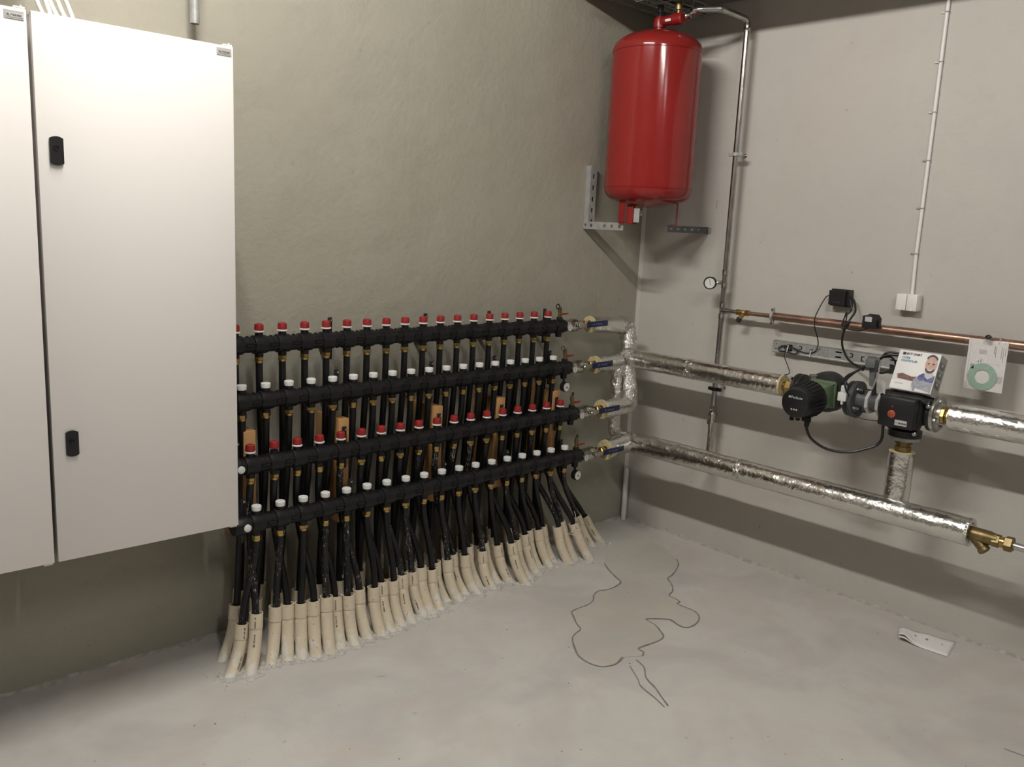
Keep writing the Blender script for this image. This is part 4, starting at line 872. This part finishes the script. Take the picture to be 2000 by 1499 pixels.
for q in range(3):
    c = bp_(1, 0.76-0.24*q, -BD*0.45)+by*0.0016
    MB().box(c, (0.0006, BH*0.16, BD*0.62), Rb).build('side_picture', M['handgrey'], t)
    MB().box(c+by*0.0006+bu*0.004, (0.0005, BH*0.07, BD*0.22), Rb).build('side_device', M['silverpl'], t)

# ------------------------------------------------------------------ red expansion tank
TC = V((-0.375, -0.318, 0)); TR = 0.228
t = thing('expansion_tank', 'red enamelled expansion tank hung in the corner', 'tank', (TC.x, TC.y, 1.78))
prof = [(1.868, 0.0001), (1.870, 0.03), (1.876, 0.08), (1.888, 0.14), (1.905, 0.19), (1.925, 0.216), (1.950, 0.2262), (1.962, TR)]
mb = MB(); mb.lathe((TC.x, TC.y, 0), (0, 0, 1), prof+[(1.963, TR), (2.645, TR), (2.646, TR), (2.658, 0.2275), (2.680, 0.219), (2.702, 0.196), (2.722, 0.160), (2.738, 0.115), (2.748, 0.07), (2.753, 0.03), (2.754, 0.0001)], 72); mb.build('vessel', M['tank'], t, 50)
for z in (1.966, 2.640): MB().lathe((TC.x, TC.y, z-0.003), (0, 0, 1), [(-0.001, TR-0.001), (0.0015, TR+0.003), (0.0045, TR+0.003), (0.007, TR-0.001)], 72).build('weld_seam', M['tank'], t)
for an in (168, 310, 70):
    a = math.radians(an); c = V((TC.x+0.16*math.cos(a), TC.y+0.16*math.sin(a), 0)); R = Matrix.Rotation(a, 3, 'Z')
    mb = MB(); mb.box(c+V((0, 0, 1.850)), (0.006, 0.048, 0.135), R); mb.box(c+V((0, 0, 1.786)) - R @ V((0.012, 0, 0)), (0.03, 0.048, 0.006), R); mb.build('leg', M['tankdusty'], t)
c = V((-0.492, -0.352, 1.825)); MB().box(c, (0.003, 0.030, 0.070), Matrix.Rotation(math.radians(20), 3, 'Z')).build('rating_label', M['steelgrey'], t)
text('1G', 0.03, c+V((-0.0035, 0.009, 0.0)), (0.67, -0.74, 0), (0, 0, 1), M['inkgrey'], t)
c = V((-0.505, -0.318, 1.825)); MB().box(c, (0.006, 0.036, 0.085), Matrix.Rotation(math.radians(20), 3, 'Z')).build('leg_plate', M['tankdusty'], t)
# top connection valve
t = thing('tank_cap_valve', 'red cap valve on top of the expansion tank', 'valve', (TC.x, TC.y, 2.75))
mb = MB(); mb.lathe((TC.x, TC.y, 2.748), (0, 0, 1), [(0, 0.022), (0.016, 0.022), (0.018, 0.029), (0.048, 0.031), (0.068, 0.026), (0.072, 0.012)], 20); mb.lathe((TC.x, TC.y+0.012, 2.794), (0, -1, 0), [(0, 0.022), (0.01, 0.026), (0.10, 0.024), (0.102, 0.029), (0.150, 0.029), (0.158, 0.022)], 16); mb.build('valve_body', M['tankdusty'], t)
MB().box((TC.x-0.026, TC.y-0.082, 2.790), (0.002, 0.055, 0.012)).build('white_tag', M['paper'], t)
mb = MB(); mb.cyl((TC.x, TC.y, 2.818), (TC.x, TC.y, 2.842), 0.006, n=8); mb.cyl((TC.x, TC.y, 2.842), (TC.x, TC.y, 2.874), 0.013, 0.016, 12); mb.build('vent_stub', M['rubber'], t)
mb = MB(); mb.lathe((TC.x, TC.y-0.115, 2.820), (0, 0, 1), [(0, 0.012), (0.015, 0.012), (0.016, 0.019), (0.045, 0.019), (0.05, 0.014), (0.07, 0.014)], 12); mb.build('brass_vent', M['brassdull'], t)
# brackets
def perf(holes_n, L_, Wd): return [((i+0.5)*L_/holes_n-0.012, (i+0.5)*L_/holes_n+0.012, Wd*0.36, Wd*0.64) for i in range(holes_n)]
t = thing('tank_wall_bracket', 'perforated galvanised bracket on the left wall under the red tank', 'bracket', (-0.49, -0.13, 1.76))
bx = -0.512
MB().holed(0.325, 0.048, 0.003, perf(5, 0.30, 0.048), (bx, -0.032, 1.755), (0, 0, 1), (1, 0, 0), (0, -1, 0)).build('upright', M['steelgrey'], t)
for q in (0.0, 0.045): MB().holed(0.325, 0.032, 0.003, [], (bx+q, -0.001, 1.755), (0, 0, 1), (0, -1, 0), (1, 0, 0)).build('upright_flange', M['steelgrey'], t)
MB().holed(0.285, 0.040, 0.003, [(0.05, 0.068, 0.012, 0.028), (0.145, 0.163, 0.012, 0.028), (0.196, 0.214, 0.012, 0.028), (0.250, 0.270, 0.012, 0.028)], (bx-0.001, -0.002, 1.745), (0, -1, 0), (0, 0, 1), (-1, 0, 0)).build('arm', M['steelgrey'], t)
MB().holed(0.285, 0.040, 0.003, [], (bx-0.003, -0.002, 1.782), (0, -1, 0), (1, 0, 0), (0, 0, -1)).build('arm_flange', M['steelgrey'], t)
MB().lathe((bx-0.004, -0.022, 1.768), (-1, 0, 0), [(0, 0.007), (0.005, 0.007)], 6).build('bolt', M['chrome'], t, 20)
t = thing('tank_wall_bracket', 'dark half-hidden bracket on the right wall under the red tank', 'bracket', (-0.13, -0.44, 1.74))
MB().holed(0.36, 0.036, 0.003, perf(6, 0.36, 0.036), (0, -0.455, 1.748), (-1, 0, 0), (0, 0, 1), (0, -1, 0)).build('arm', M['castgrey'], t)
MB().holed(0.36, 0.036, 0.003, [], (0, -0.455, 1.782), (-1, 0, 0), (0, 1, 0), (0, 0, -1)).build('arm_flange', M['castgrey'], t)
MB().holed(0.03, 0.04, 0.003, [], (-0.002, -0.475, 1.752), (0, 0, 1), (0, 1, 0), (-1, 0, 0)).build('upright', M['galv'], t)

# ------------------------------------------------------------------ steel riser with gauge and copper branch
RXp, RYp = -0.09, -0.648
t = thing('steel_riser', 'thin press-steel pipe from the red tank down to the return pipe', 'pipe', (RXp, RYp, 0.62))
zt = 2.815
path = bend([(TC.x, TC.y-0.165, 2.800), (TC.x+0.008, -0.555, 2.822), (TC.x+0.07, -0.640, 2.826), (RXp, RYp, zt), (RXp, RYp, 1.52)], 0.035, 6)
MB().tube(path, 0.0145, 16).build('upper_tube', M['chrome'], t)
MB().tube([(RXp, RYp, 1.53), (RXp, RYp, 0.80)], 0.0145, 16).build('lower_tube', M['chrome'], t)
def press(a, ax, l=0.03, r=0.0178):
    MB().lathe(a, ax, [(0, 0.015), (0.001, r-0.001), (0.004, r+0.001), (0.007, r-0.001), (l, r-0.001), (l+0.001, 0.015)], 16).build('press_fitting', M['chrome'], t)
press((TC.x, TC.y-0.165, 2.800), (0.03, -1, 0.09)); press((RXp, RYp, zt-0.04), (0, 0, -1), 0.02); press((RXp, RYp, 1.565), (0, 0, -1), 0.03); press((RXp, RYp, 1.50), (0, 0, -1), 0.03); press((RXp, RYp, 1.395), (0, 0, -1), 0.028); press((RXp, RYp, 1.335), (0, 0, -1), 0.028)
mb = MB(); P_ = [p for p in path]; mb.tube(bend([(TC.x+0.004, -0.525, 2.821), (TC.x+0.008, -0.555, 2.822), (TC.x+0.07, -0.640, 2.826), (TC.x+0.10, -0.640, 2.824)], 0.03, 5), 0.0172, 14); mb.build('press_elbow', M['chrome'], t)
MB().lathe((RXp, RYp, 0.835), (0, 0, -1), [(0, 0.015), (0.01, 0.019), (0.04, 0.019), (0.042, 0.026), (0.058, 0.026), (0.06, 0.019), (0.085, 0.018), (0.087, 0.028), (0.105, 0.028), (0.107, 0.021), (0.125, 0.020)], 14).build('union_fittings', M['nickel'], t)
MB().tube(bend([(RXp, RYp, 0.715), (RXp, RYp, 0.552), (QX+0.045, RYp, 0.562)], 0.03, 6), 0.0185, 14).build('bottom_elbow', M['nickel'], t)
for z in (2.157, 0.925):
    c = MB(); c.lathe((RXp, RYp, z-0.009), (0, 0, 1), [(0, 0.0195), (0.001, 0.0215), (0.017, 0.0215), (0.018, 0.0195)], 20); c.box((RXp-0.001, RYp+0.030, z), (0.014, 0.020, 0.018), ch=0.002); c.box((RXp-0.001, RYp-0.030, z), (0.014, 0.020, 0.018), ch=0.002); c = c.build('pipe_clamp', M['steelgrey'] if z > 2 else M['rubber'], t)
    MB().cyl((RXp+0.018, RYp, z), (0.0, RYp, z), 0.0045, n=8).build('stud', M['chrome'], c)
    MB().lathe((0.0, RYp, z), (-1, 0, 0), [(0, 0.010), (0.004, 0.009)], 8).build('wall_plug', M['chrome'], c)
# gauge on the riser
t = thing('pressure_gauge', 'round white pressure gauge standing off the steel riser', 'gauge', (-0.16, -0.60, 1.46))
gc = V((-0.150, -0.602, 1.494)); gn = V((-0.93, -0.37, 0.0)).normalized()
mb = MB(); mb.lathe(gc-gn*0.012, gn, [(0, 0.024), (0.004, 0.033), (0.026, 0.034), (0.028, 0.033), (0.028, 0.0275), (0.02, 0.0275)], 30); mb.build('housing', M['blacksat'], t)
MB().lathe(gc+gn*0.011, gn, [(0, 0.0275), (0.002, 0.0275)], 30).build('dial', M['glassdial'], t)
mb = MB(); a_, u, v = frame(gn); upz = V((0, 0, 1)); sd = gn.cross(upz)
for a in range(13):
    an = math.radians(-130+21.6*a); p = gc+gn*0.0133+upz*(0.0215*math.cos(an))+sd*(0.0215*math.sin(an)); mb.cyl(p, p+(gc-p)*0.22, 0.0008, n=5)
mb.cyl(gc+gn*0.0138-upz*0.010-sd*0.003, gc+gn*0.0138+upz*0.020+sd*0.003, 0.0012, n=5); mb.build('needle_and_scale', M['ink'], t)
mb = MB(); mb.cyl(gc-gn*0.008+V((0.012, -0.004, 0)), (RXp-0.012, RYp+0.012, 1.500), 0.009, n=12); mb.lathe((RXp-0.030, RYp+0.022, 1.499), V((0.8, -0.5, 0.0)), [(0, 0.010), (0.003, 0.013), (0.014, 0.013), (0.018, 0.010)], 6); mb.build('fitting', M['nickel'], t, 20)
# copper branch
CX, CZ = -0.085, 1.352
t = thing('copper_pipe', 'copper pipe running level along the right wall', 'pipe', (CX, -1.7, 1.33))
MB().tube([(CX, -0.868, CZ), (CX, -3.0, CZ+0.001)], 0.0205, 20).build('pipe', M['copper'], t)
MB().tube([(CX, -0.80, CZ), (CX, -0.95, CZ)], 0.0110, 16).build('thin_pipe', M['copper'], t)
bpy.data.objects.remove(t.children[0])
MB().tube([(CX, -0.952, CZ), (CX, -3.0, CZ+0.001)], 0.0200, 20).build('pipe', M['copper'], t)
c = MB(); c.tube(arc((CX, -0.948, CZ), 0, 2*math.pi, 0.0195, (1, 0, 0), (0, 0, 1), 18), 0.0075, 8); c.box((CX, -0.948, CZ+0.032), (0.012, 0.015, 0.022)); c.box((CX, -0.948, CZ-0.032), (0.012, 0.015, 0.022)); c = c.build('pipe_clamp', M['steelgrey'], t)
MB().cyl((CX+0.018, -0.948, CZ), (0.0, -0.948, CZ), 0.0045, n=8).build('stud', M['chrome'], c)
for sz in (1, -1): MB().lathe((CX-0.006, -0.948, CZ+0.034*sz), (-1, 0, 0), [(0, 0.006), (0.006, 0.006)], 8).build('screw', M['chrome'], c)
c = MB(); c.tube(arc((CX, -2.02, CZ), 0, 2*math.pi, 0.0195, (1, 0, 0), (0, 0, 1), 18), 0.005, 8); c = c.build('pipe_clamp', M['steelgrey'], t); MB().cyl((CX+0.018, -2.02, CZ), (0.0, -2.02, CZ), 0.0045, n=8).build('stud', M['chrome'], c)
t = thing('filling_valve', 'small brass valve with black knob joining riser and copper pipe', 'valve', (CX, -0.77, 1.32))
mb = MB(); mb.lathe((CX, -0.735, CZ), (0, -1, 0), [(0, 0.012), (0.003, 0.016), (0.018, 0.016), (0.020, 0.013), (0.05, 0.014), (0.052, 0.013), (0.056, 0.016), (0.074, 0.016), (0.077, 0.011)], 10); mb.lathe((CX, -0.780, CZ), V((-0.25, 0.45, -0.85)), [(0, 0.012), (0.042, 0.011)], 12); mb.build('valve_body', M['brass'], t)
MB().lathe(V((CX, -0.780, CZ))+V((-0.25, 0.45, -0.85)).normalized()*0.034, V((-0.25, 0.45, -0.85)), [(0, 0.012), (0.002, 0.0145), (0.022, 0.0135), (0.024, 0.010)], 12).build('knob', M['rubber'], t)
mb = MB(); mb.cyl((RXp, RYp, CZ), (RXp, RYp-0.035, CZ), 0.0165, n=14); mb.cyl((RXp, RYp-0.03, CZ), (CX, -0.74, CZ), 0.0105, n=14); mb.build('steel_tee', M['chrome'], t)

# ------------------------------------------------------------------ perforated rail, electrics on the right wall
t = thing('perforated_rail', 'perforated galvanised rail screwed level on the right wall', 'rail', (-0.02, -1.26, 1.17))
hs = []
for (a, b, c0, c1) in ((0.015, 0.021, 0.010, 0.016), (0.015, 0.021, 0.034, 0.040), (0.045, 0.050, 0.030, 0.035), (0.080, 0.110, 0.036, 0.043), (0.080, 0.110, 0.012, 0.019), (0.145, 0.160, 0.040, 0.044), (0.157, 0.163, 0.028, 0.040), (0.145, 0.160, 0.024, 0.028), (0.205, 0.211, 0.016, 0.030), (0.205, 0.222, 0.030, 0.034), (0.255, 0.259, 0.012, 0.016), (0.255, 0.259, 0.036, 0.040), (0.300, 0.303, 0.010, 0.014), (0.300, 0.303, 0.020, 0.024), (0.300, 0.303, 0.030, 0.034), (0.300, 0.303, 0.040, 0.044),
    (0.340, 0.372, 0.036, 0.043), (0.340, 0.372, 0.012, 0.019), (0.412, 0.427, 0.040, 0.044), (0.424, 0.430, 0.026, 0.040), (0.412, 0.427, 0.022, 0.026), (0.470, 0.476, 0.016, 0.032), (0.470, 0.487, 0.032, 0.036), (0.470, 0.487, 0.012, 0.016), (0.525, 0.530, 0.012, 0.016), (0.530, 0.535, 0.036, 0.040), (0.565, 0.568, 0.036, 0.040), (0.610, 0.642, 0.036, 0.043), (0.610, 0.642, 0.012, 0.019)): hs.append((a, b, c0, c1))
MB().holed(0.74, 0.055, 0.0015, hs, (-0.030, -0.935, 1.171), (0, -1, 0), (0, 0, 1), (-1, 0, 0)).build('face', M['galv'], t)
MB().holed(0.74, 0.030, 0.0015, [], (-0.0315, -0.935, 1.2265), (0, -1, 0), (1, 0, 0), (0, 0, -1)).build('upper_flange', M['galv'], t)
MB().tube([(-0.031, -0.935, 1.171), (-0.031, -1.675, 1.171)], 0.006, 8).build('rolled_edge', M['galv'], t)
MB().box((-0.012, -1.305, 1.199), (0.003, 0.738, 0.050)).build('slot_shade_strip', M['dark'], t)  # black strip added behind the slots, painted stand-in for the shaded wall
for y in (-0.96, -1.64): MB().cyl((-0.028, y, 1.199), (0, y, 1.199), 0.005, n=8).build('fixing_screw', M['chrome'], t)
# black support frame above the valve
t = thing('support_frame', 'black steel support frame behind the carton', 'bracket', (-0.12, -1.66, 1.02))
MB().holed(0.30, 0.036, 0.003, perf(5, 0.30, 0.036), (0.0, -1.665, 1.185), (-1, 0, 0), (0, 0, 1), (0, 1, 0)).build('arm', M['castblk'], t)
MB().holed(0.30, 0.036, 0.003, [], (0.0, -1.665, 1.222), (-1, 0, 0), (0, -1, 0), (0, 0, -1)).build('arm_flange', M['castblk'], t)
MB().holed(0.12, 0.030, 0.003, perf(3, 0.12, 0.030), (-0.205, -1.66, 1.10), (0, 0, 1), (-1, 0, 0), (0, 1, 0)).build('hanger', M['castblk'], t)
MB().tube(arc((SX, -1.66, SZ), math.radians(20), math.radians(160), 0.062, (1, 0, 0), (0, 0, 1), 12), 0.004, 8).build('pipe_strap', M['galv'], t)

t = thing('pump_controller', 'black controller box on the wall above the copper pipe', 'controller', (-0.03, -1.27, 1.43))
mb = MB(); mb.prism([(-0.052, -0.040), (0.052, -0.040), (0.046, 0.042), (-0.050, 0.042)], (-0.002, -1.270, 1.472), (0, -1, 0), (0, 0, 1), (-0.028, 0, 0)); mb.prism([(-0.047, -0.034), (0.036, -0.034), (0.036, 0.036), (-0.047, 0.036)], (-0.028, -1.270, 1.472), (0, -1, 0), (0, 0, 1), (-0.030, 0, 0)); mb.prism([(0.036, -0.030), (0.051, -0.036), (0.047, 0.038), (0.036, 0.032)], (-0.028, -1.270, 1.472), (0, -1, 0), (0, 0, 1), (-0.016, 0, 0)); mb.build('case', M['blacksat'], t)
for q in range(3): MB().lathe((-0.0580, -1.252-0.012*q, 1.452), (-1, 0, 0), [(0, 0.0028), (0.0012, 0.0024)], 8).build('indicator', M['castgrey'], t)
t = thing('power_adapter', 'small black power adapter resting against the copper pipe', 'adapter', (-0.1, -1.48, 1.355))
mb = MB(); mb.prism([(-0.034, -0.022), (-0.026, -0.030), (0.026, -0.030), (0.034, -0.022), (0.034, 0.016), (0.020, 0.034), (-0.020, 0.034), (-0.034, 0.016)], (-0.108, -1.482, 1.385), (0, -1, 0), (0, 0, 1), (-0.018, 0, 0)); mb.prism([(-0.032, -0.030), (0.026, -0.030), (0.026, 0.010), (-0.012, 0.030), (-0.032, 0.026)], (-0.124, -1.482, 1.385), (0, -1, 0), (0, 0, 1), (-0.034, 0, 0)); mb.build('case', M['blacksat'], t)
MB().box((-0.1585, -1.478, 1.397), (0.001, 0.032, 0.022)).build('rating_label', M['silverpl'], t)
t = thing('wall_socket', 'white double wall socket fed by the white cable', 'socket', (-0.025, -1.594, 1.444))
MB().box((-0.022, -1.594, 1.482), (0.044, 0.098, 0.076), ch=0.006).build('back_box', M['socket'], t)
for s_ in (-1, 1):
    c = MB().box((-0.047, -1.5925-0.0245*s_, 1.482), (0.008, 0.046, 0.074), ch=0.003).build('cover_flap', M['socket'], t)
    MB().lathe((-0.0505, -1.5925-0.0245*s_, 1.452), (-1, 0, 0), [(0, 0.008), (0.002, 0.007)], 14).build('finger_grip', M['socket'], c)
t = thing('socket_cable', 'white cable clipped up the right wall above the socket', 'cable', (-0.008, -1.59, 1.52))
MB().tube([(-0.009, -1.597, 1.515), (-0.0085, -1.592, 1.70), (-0.0085, -1.593, 2.2), (-0.0085, -1.592, 2.78), (-0.0085, -1.592, 3.79)], 0.0078, 12).build('sheath', M['whitecable'], t)
for z in (1.701, 1.903, 2.111, 2.317, 2.528, 2.733):
    c = MB(); c.tube(arc((-0.0085, -1.593, z), math.radians(-95), math.radians(95), 0.0088, (-1, 0, 0), (0, 1, 0), 10), 0.0022, 6); c.box((-0.003, -1.574, z), (0.006, 0.020, 0.007)); c = c.build('cable_clip', M['galv'], t)
    MB().lathe((-0.006, -1.570, z), (-1, 0, 0), [(0, 0.004), (0.003, 0.003)], 8).build('nail', M['whitepl'] if z > 2.2 else M['galv'], c)

# loose cables
def cable(pts, r, name, lab, mt='cable', n=8):
    return tag(MB().tube(spline(pts, n), r, 8).build(name, M[mt]), lab, 'cable')
pp = plugp
cable([pp+V((0, 0, 0.012)), pp+V((0, -0.002, -0.012)), pp+V((0.015, -0.022, -0.055)), pp+V((0.05, -0.075, -0.092)), pp+V((0.085, -0.145, -0.098)), pp+V((0.115, -0.215, -0.075)), pp+V((0.14, -0.275, -0.030)), (SX-0.085, -1.692, SZ-0.050)], 0.0062, 'pump_cable', 'thick black cable looping from the pump under the mixing valve')
cable([(-0.040, -1.222, 1.480), (-0.045, -1.205, 1.475), (-0.06, -1.192, 1.44), (-0.110, -1.192, 1.378), (-0.113, -1.193, 1.352), (-0.108, -1.195, 1.322), (-0.06, -1.195, 1.25), (-0.040, -1.178, 1.205), (-0.036, -1.150, 1.188), (-0.036, -1.105, 1.186), (-0.036, -1.035, 1.208)], 0.0026, 'controller_wire', 'thin black wire from the controller box down to the rail')
cable([(-0.036, -1.035, 1.208), (-0.040, -1.0, 1.205), (-0.040, -0.972, 1.188), (-0.042, -0.985, 1.176), (-0.042, -1.03, 1.182), (-0.044, -1.045, 1.20), (-0.044, -1.01, 1.204), (-0.043, -1.02, 1.180), (-0.045, -1.07, 1.172), (-0.046, -1.085, 1.19), (-0.046, -1.05, 1.205)], 0.0030, 'coiled_wire', 'black wire coil tied to the left end of the rail')
cable([(-0.046, -1.030, 1.195), (-0.06, -1.020, 1.16), (-0.13, -1.085, 1.12), (-0.24, -1.16, 1.105), (-0.275, -1.155, 1.098)], 0.0022, 'sensor_wire', 'thin sensor wire dropping from the rail to the foil pipe')
for p in ((-0.047, -1.030, 1.196), (-0.038, -1.150, 1.186)):
    tag(MB().tube([V(p)+V((0, 0, 0.016)), V(p)+V((-0.004, 0, 0.004)), V(p)+V((-0.002, 0.004, -0.018))], 0.0028, 6).build('cable_tie', M['whitepl']), 'white cable tie on the rail at the %s' % ('coiled wire' if p[1] > -1.1 else 'end of the controller wire'), 'cable tie')
cable([(-0.036, -1.322, 1.482), (-0.045, -1.345, 1.465), (-0.055, -1.362, 1.42), (-0.10, -1.365, 1.385), (-0.112, -1.352, 1.345), (-0.08, -1.325, 1.29), (-0.06, -1.325, 1.235), (-0.06, -1.36, 1.185), (-0.075, -1.42, 1.162), (-0.12, -1.47, 1.165), (-0.18, -1.49, 1.165)], 0.0050, 'controller_cable', 'black cable from the controller box past the copper pipe')
cable([(-0.036, -1.322, 1.468), (-0.05, -1.338, 1.42), (-0.098, -1.335, 1.39), (-0.112, -1.330, 1.345), (-0.116, -1.345, 1.335), (-0.114, -1.352, 1.40), (-0.110, -1.345, 1.41), (-0.115, -1.338, 1.36), (-0.118, -1.36, 1.338), (-0.115, -1.42, 1.335), (-0.115, -1.455, 1.350)], 0.0030, 'adapter_wire', 'thin black wire tied in a bunch beside the power adapter')
cable([(SX-0.075, -1.497, PZ+0.065), (SX-0.080, -1.502, PZ+0.10), (SX-0.05, -1.535, 1.18), (-0.22, -1.575, 1.225), (-0.20, -1.60, 1.262), (-0.19, -1.66, 1.262), (-0.20, -1.70, 1.235), (-0.21, -1.712, 1.17), (-0.215, -1.715, 1.12)], 0.0055, 'valve_cable', 'black cable arching from the white pump connector over the valve lever')
cable([(SX-0.10, -1.535, PZ+0.02), (SX-0.108, -1.515, PZ+0.07), (SX-0.07, -1.52, 1.16), (-0.23, -1.565, 1.225), (-0.20, -1.62, 1.245), (-0.17, -1.63, 1.20), (-0.19, -1.58, 1.165), (-0.22, -1.56, 1.20), (-0.22, -1.60, 1.25), (-0.19, -1.66, 1.255)], 0.0042, 'coiled_cable', 'coil of black cable hanging behind the valve lever')
cable([(SX-0.10, -1.535, PZ+0.02), (SX-0.112, -1.532, PZ-0.01), (SX-0.11, -1.55, PZ-0.045), (SX-0.105, -1.60, PZ-0.065), (SX-0.09, -1.66, PZ-0.067), (SX-0.07, -1.70, PZ-0.066)], 0.0022, 'flange_wire', 'thin wire across the front of the black flange')

# ------------------------------------------------------------------ document bag on the copper pipe, leaflet on the floor
bx = -0.112
t = thing('document_bag', 'clear plastic bag with instruction sheets hung on the copper pipe', 'bag', (bx, -1.98, 1.14))
mb = MB(); vs = []; fs = []
for j in range(13):
    for i in range(9):
        z = 1.138+0.262*j/12; yy = -1.893-0.175*i/8-(0.006 if j > 9 else 0)*(1 if i > 4 else -1)
        k_ = 1 if 1.33 < z else 0.3
        vs.append((bx-0.008+0.010*k_*noise.noise(V((i*0.9, j*0.7, 1)))-(0.004 if z > 1.33 else 0), yy, z))
for j in range(12):
    for i in range(8): fs.append((j*9+i, j*9+i+1, (j+1)*9+i+1, (j+1)*9+i))
mb.add(vs, fs).build('film', M['film'], t, 60)
sheet = MB().box((bx+0.004, -1.979, 1.254), (0.0012, 0.154, 0.214)).build('sheet', M['paper'], t)
mb = MB()
for (yy, zz, w_, h_) in ((-0.028, 0.068, 0.003, 0.034), (-0.033, 0.060, 0.002, 0.045), (-0.055, 0.060, 0.002, 0.05), (-0.062, 0.05, 0.0016, 0.06), (-0.070, 0.065, 0.0018, 0.036), (0.020, 0.018, 0.003, 0.014), (0.030, 0.014, 0.006, 0.005)):
    mb.box((bx+0.0030, -1.979+yy, 1.254+zz), (0.0006, w_, h_))
mb.build('small_print', M['inkgrey'], sheet)
mb = MB(); mb.box((bx+0.0030, -1.962, 1.31), (0.0006, 0.03, 0.018)); mb.box((bx+0.0030, -1.985, 1.263), (0.0006, 0.10, 0.001)); mb.box((bx+0.0030, -1.911, 1.26), (0.0006, 0.0012, 0.19)); mb.box((bx+0.0030, -2.04, 1.20), (0.0006, 0.02, 0.03)); mb.build('pale_drawing', M['inkpale'], sheet)
mb = MB(); n = 36; vs = []; fs = []
for (xo, r) in ((0, 0.030), (0, 0.058), (-0.002, 0.058), (-0.002, 0.030)):
    for k in range(n): an = 2*math.pi*k/n; vs.append((bx+0.0015+xo, -1.972+r*math.cos(an), 1.205+r*math.sin(an)*0.98))
for i in range(4):
    for k in range(n): fs.append((i*n+k, i*n+(k+1) % n, ((i+1) % 4)*n+(k+1) % n, ((i+1) % 4)*n+k))
mb.add(vs, fs); mb.prism([(-0.007, 0), (0.007, 0), (0.007, 0.02), (-0.007, 0.02)], (bx+0.0015, -1.928, 1.235), (0, -1, 0), (0, 0, 1), (-0.002, 0, 0))
tag(mb.build('gasket_ring', M['gasket']), 'pale green gasket ring inside the clear bag', 'gasket')
t = thing('bag_clip', 'dark clip holding the clear bag to the copper pipe', 'clip', (bx-0.005, -1.980, 1.36))
mb = MB(); mb.tube(arc((bx-0.012, -1.980, 1.372), 0, math.pi, 0.010, (0, -1, 0), (0, 0, 1), 10), 0.004, 8); mb.box((bx-0.012, -1.980, 1.368), (0.006, 0.014, 0.016)); mb.build('hook', M['rubber'], t)
MB().box((bx-0.016, -1.980, 1.361), (0.003, 0.018, 0.010)).build('clip_plate', M['galv'], t)

mb = MB(); vs = []; fs = []
p00, p10, p11, p01 = V((-0.265, -1.835, 0)), V((-0.165, -1.795, 0)), V((-0.070, -2.008, 0)), V((-0.245, -2.040, 0))
NI, NJ = 14, 6
for i in range(NI+1):
    for j in range(NJ+1):
        a, b = i/NI, j/NJ; p = (p00*(1-b)+p10*b)*(1-a)+(p01*(1-b)+p11*b)*a
        h = 0.004+0.036*math.exp(-((a-0.05)/0.22)**2)*(0.55+0.45*(1-b)) + 0.010*math.exp(-((a-0.5)/0.2)**2)*b
        if a < 0.12: h *= 0.72+a*2.3
        vs.append(p+V((0, 0, h)))
for i in range(NI):
    for j in range(NJ): fs.append((i*(NJ+1)+j, i*(NJ+1)+j+1, (i+1)*(NJ+1)+j+1, (i+1)*(NJ+1)+j))
t = thing('leaflet', 'crumpled white leaflet lying on the floor by the right wall', 'paper', (-0.17, -1.92, 0))
mb.add(vs, fs); lf = mb.build('top_sheet', M['paper'], t, 60); md = lf.modifiers.new('s', 'SOLIDIFY'); md.thickness = 0.0012; md.offset = -1
mb = MB(); mb.add([p+V((-0.004, -0.003, -(p.z-0.002)*0.45)) for p in vs], fs); lf = mb.build('under_sheet', M['paper'], t, 60); md = lf.modifiers.new('s', 'SOLIDIFY'); md.thickness = 0.0008; md.offset = -1
mb = MB()
for (a, b, s_) in ((0.35, 0.66, 0.010), (0.52, 0.56, 0.013), (0.80, 0.52, 0.007)):
    i, j = int(a*NI), int(b*NJ); q = [V(vs[k]) for k in (i*(NJ+1)+j, i*(NJ+1)+j+1, (i+1)*(NJ+1)+j+1, (i+1)*(NJ+1)+j)]; c = sum(q, V())/4
    mb.add([c+(p-c)*(s_/0.020)+V((0, 0, 0.0012)) for p in q], [(0, 1, 2, 3)])
mb.build('print', M['inkgrey'], t)

# specks of grit on the floor
mb = MB()
for q in range(90):
    lump(V((random.uniform(-3.4, -0.3), random.uniform(-2.6, -0.5), 0.0005)), random.uniform(.0015, .0045))
tag(mb.build('floor_grit', M['crack'], None, 20), 'scattered dark grit on the concrete floor', 'grit', kind='stuff')
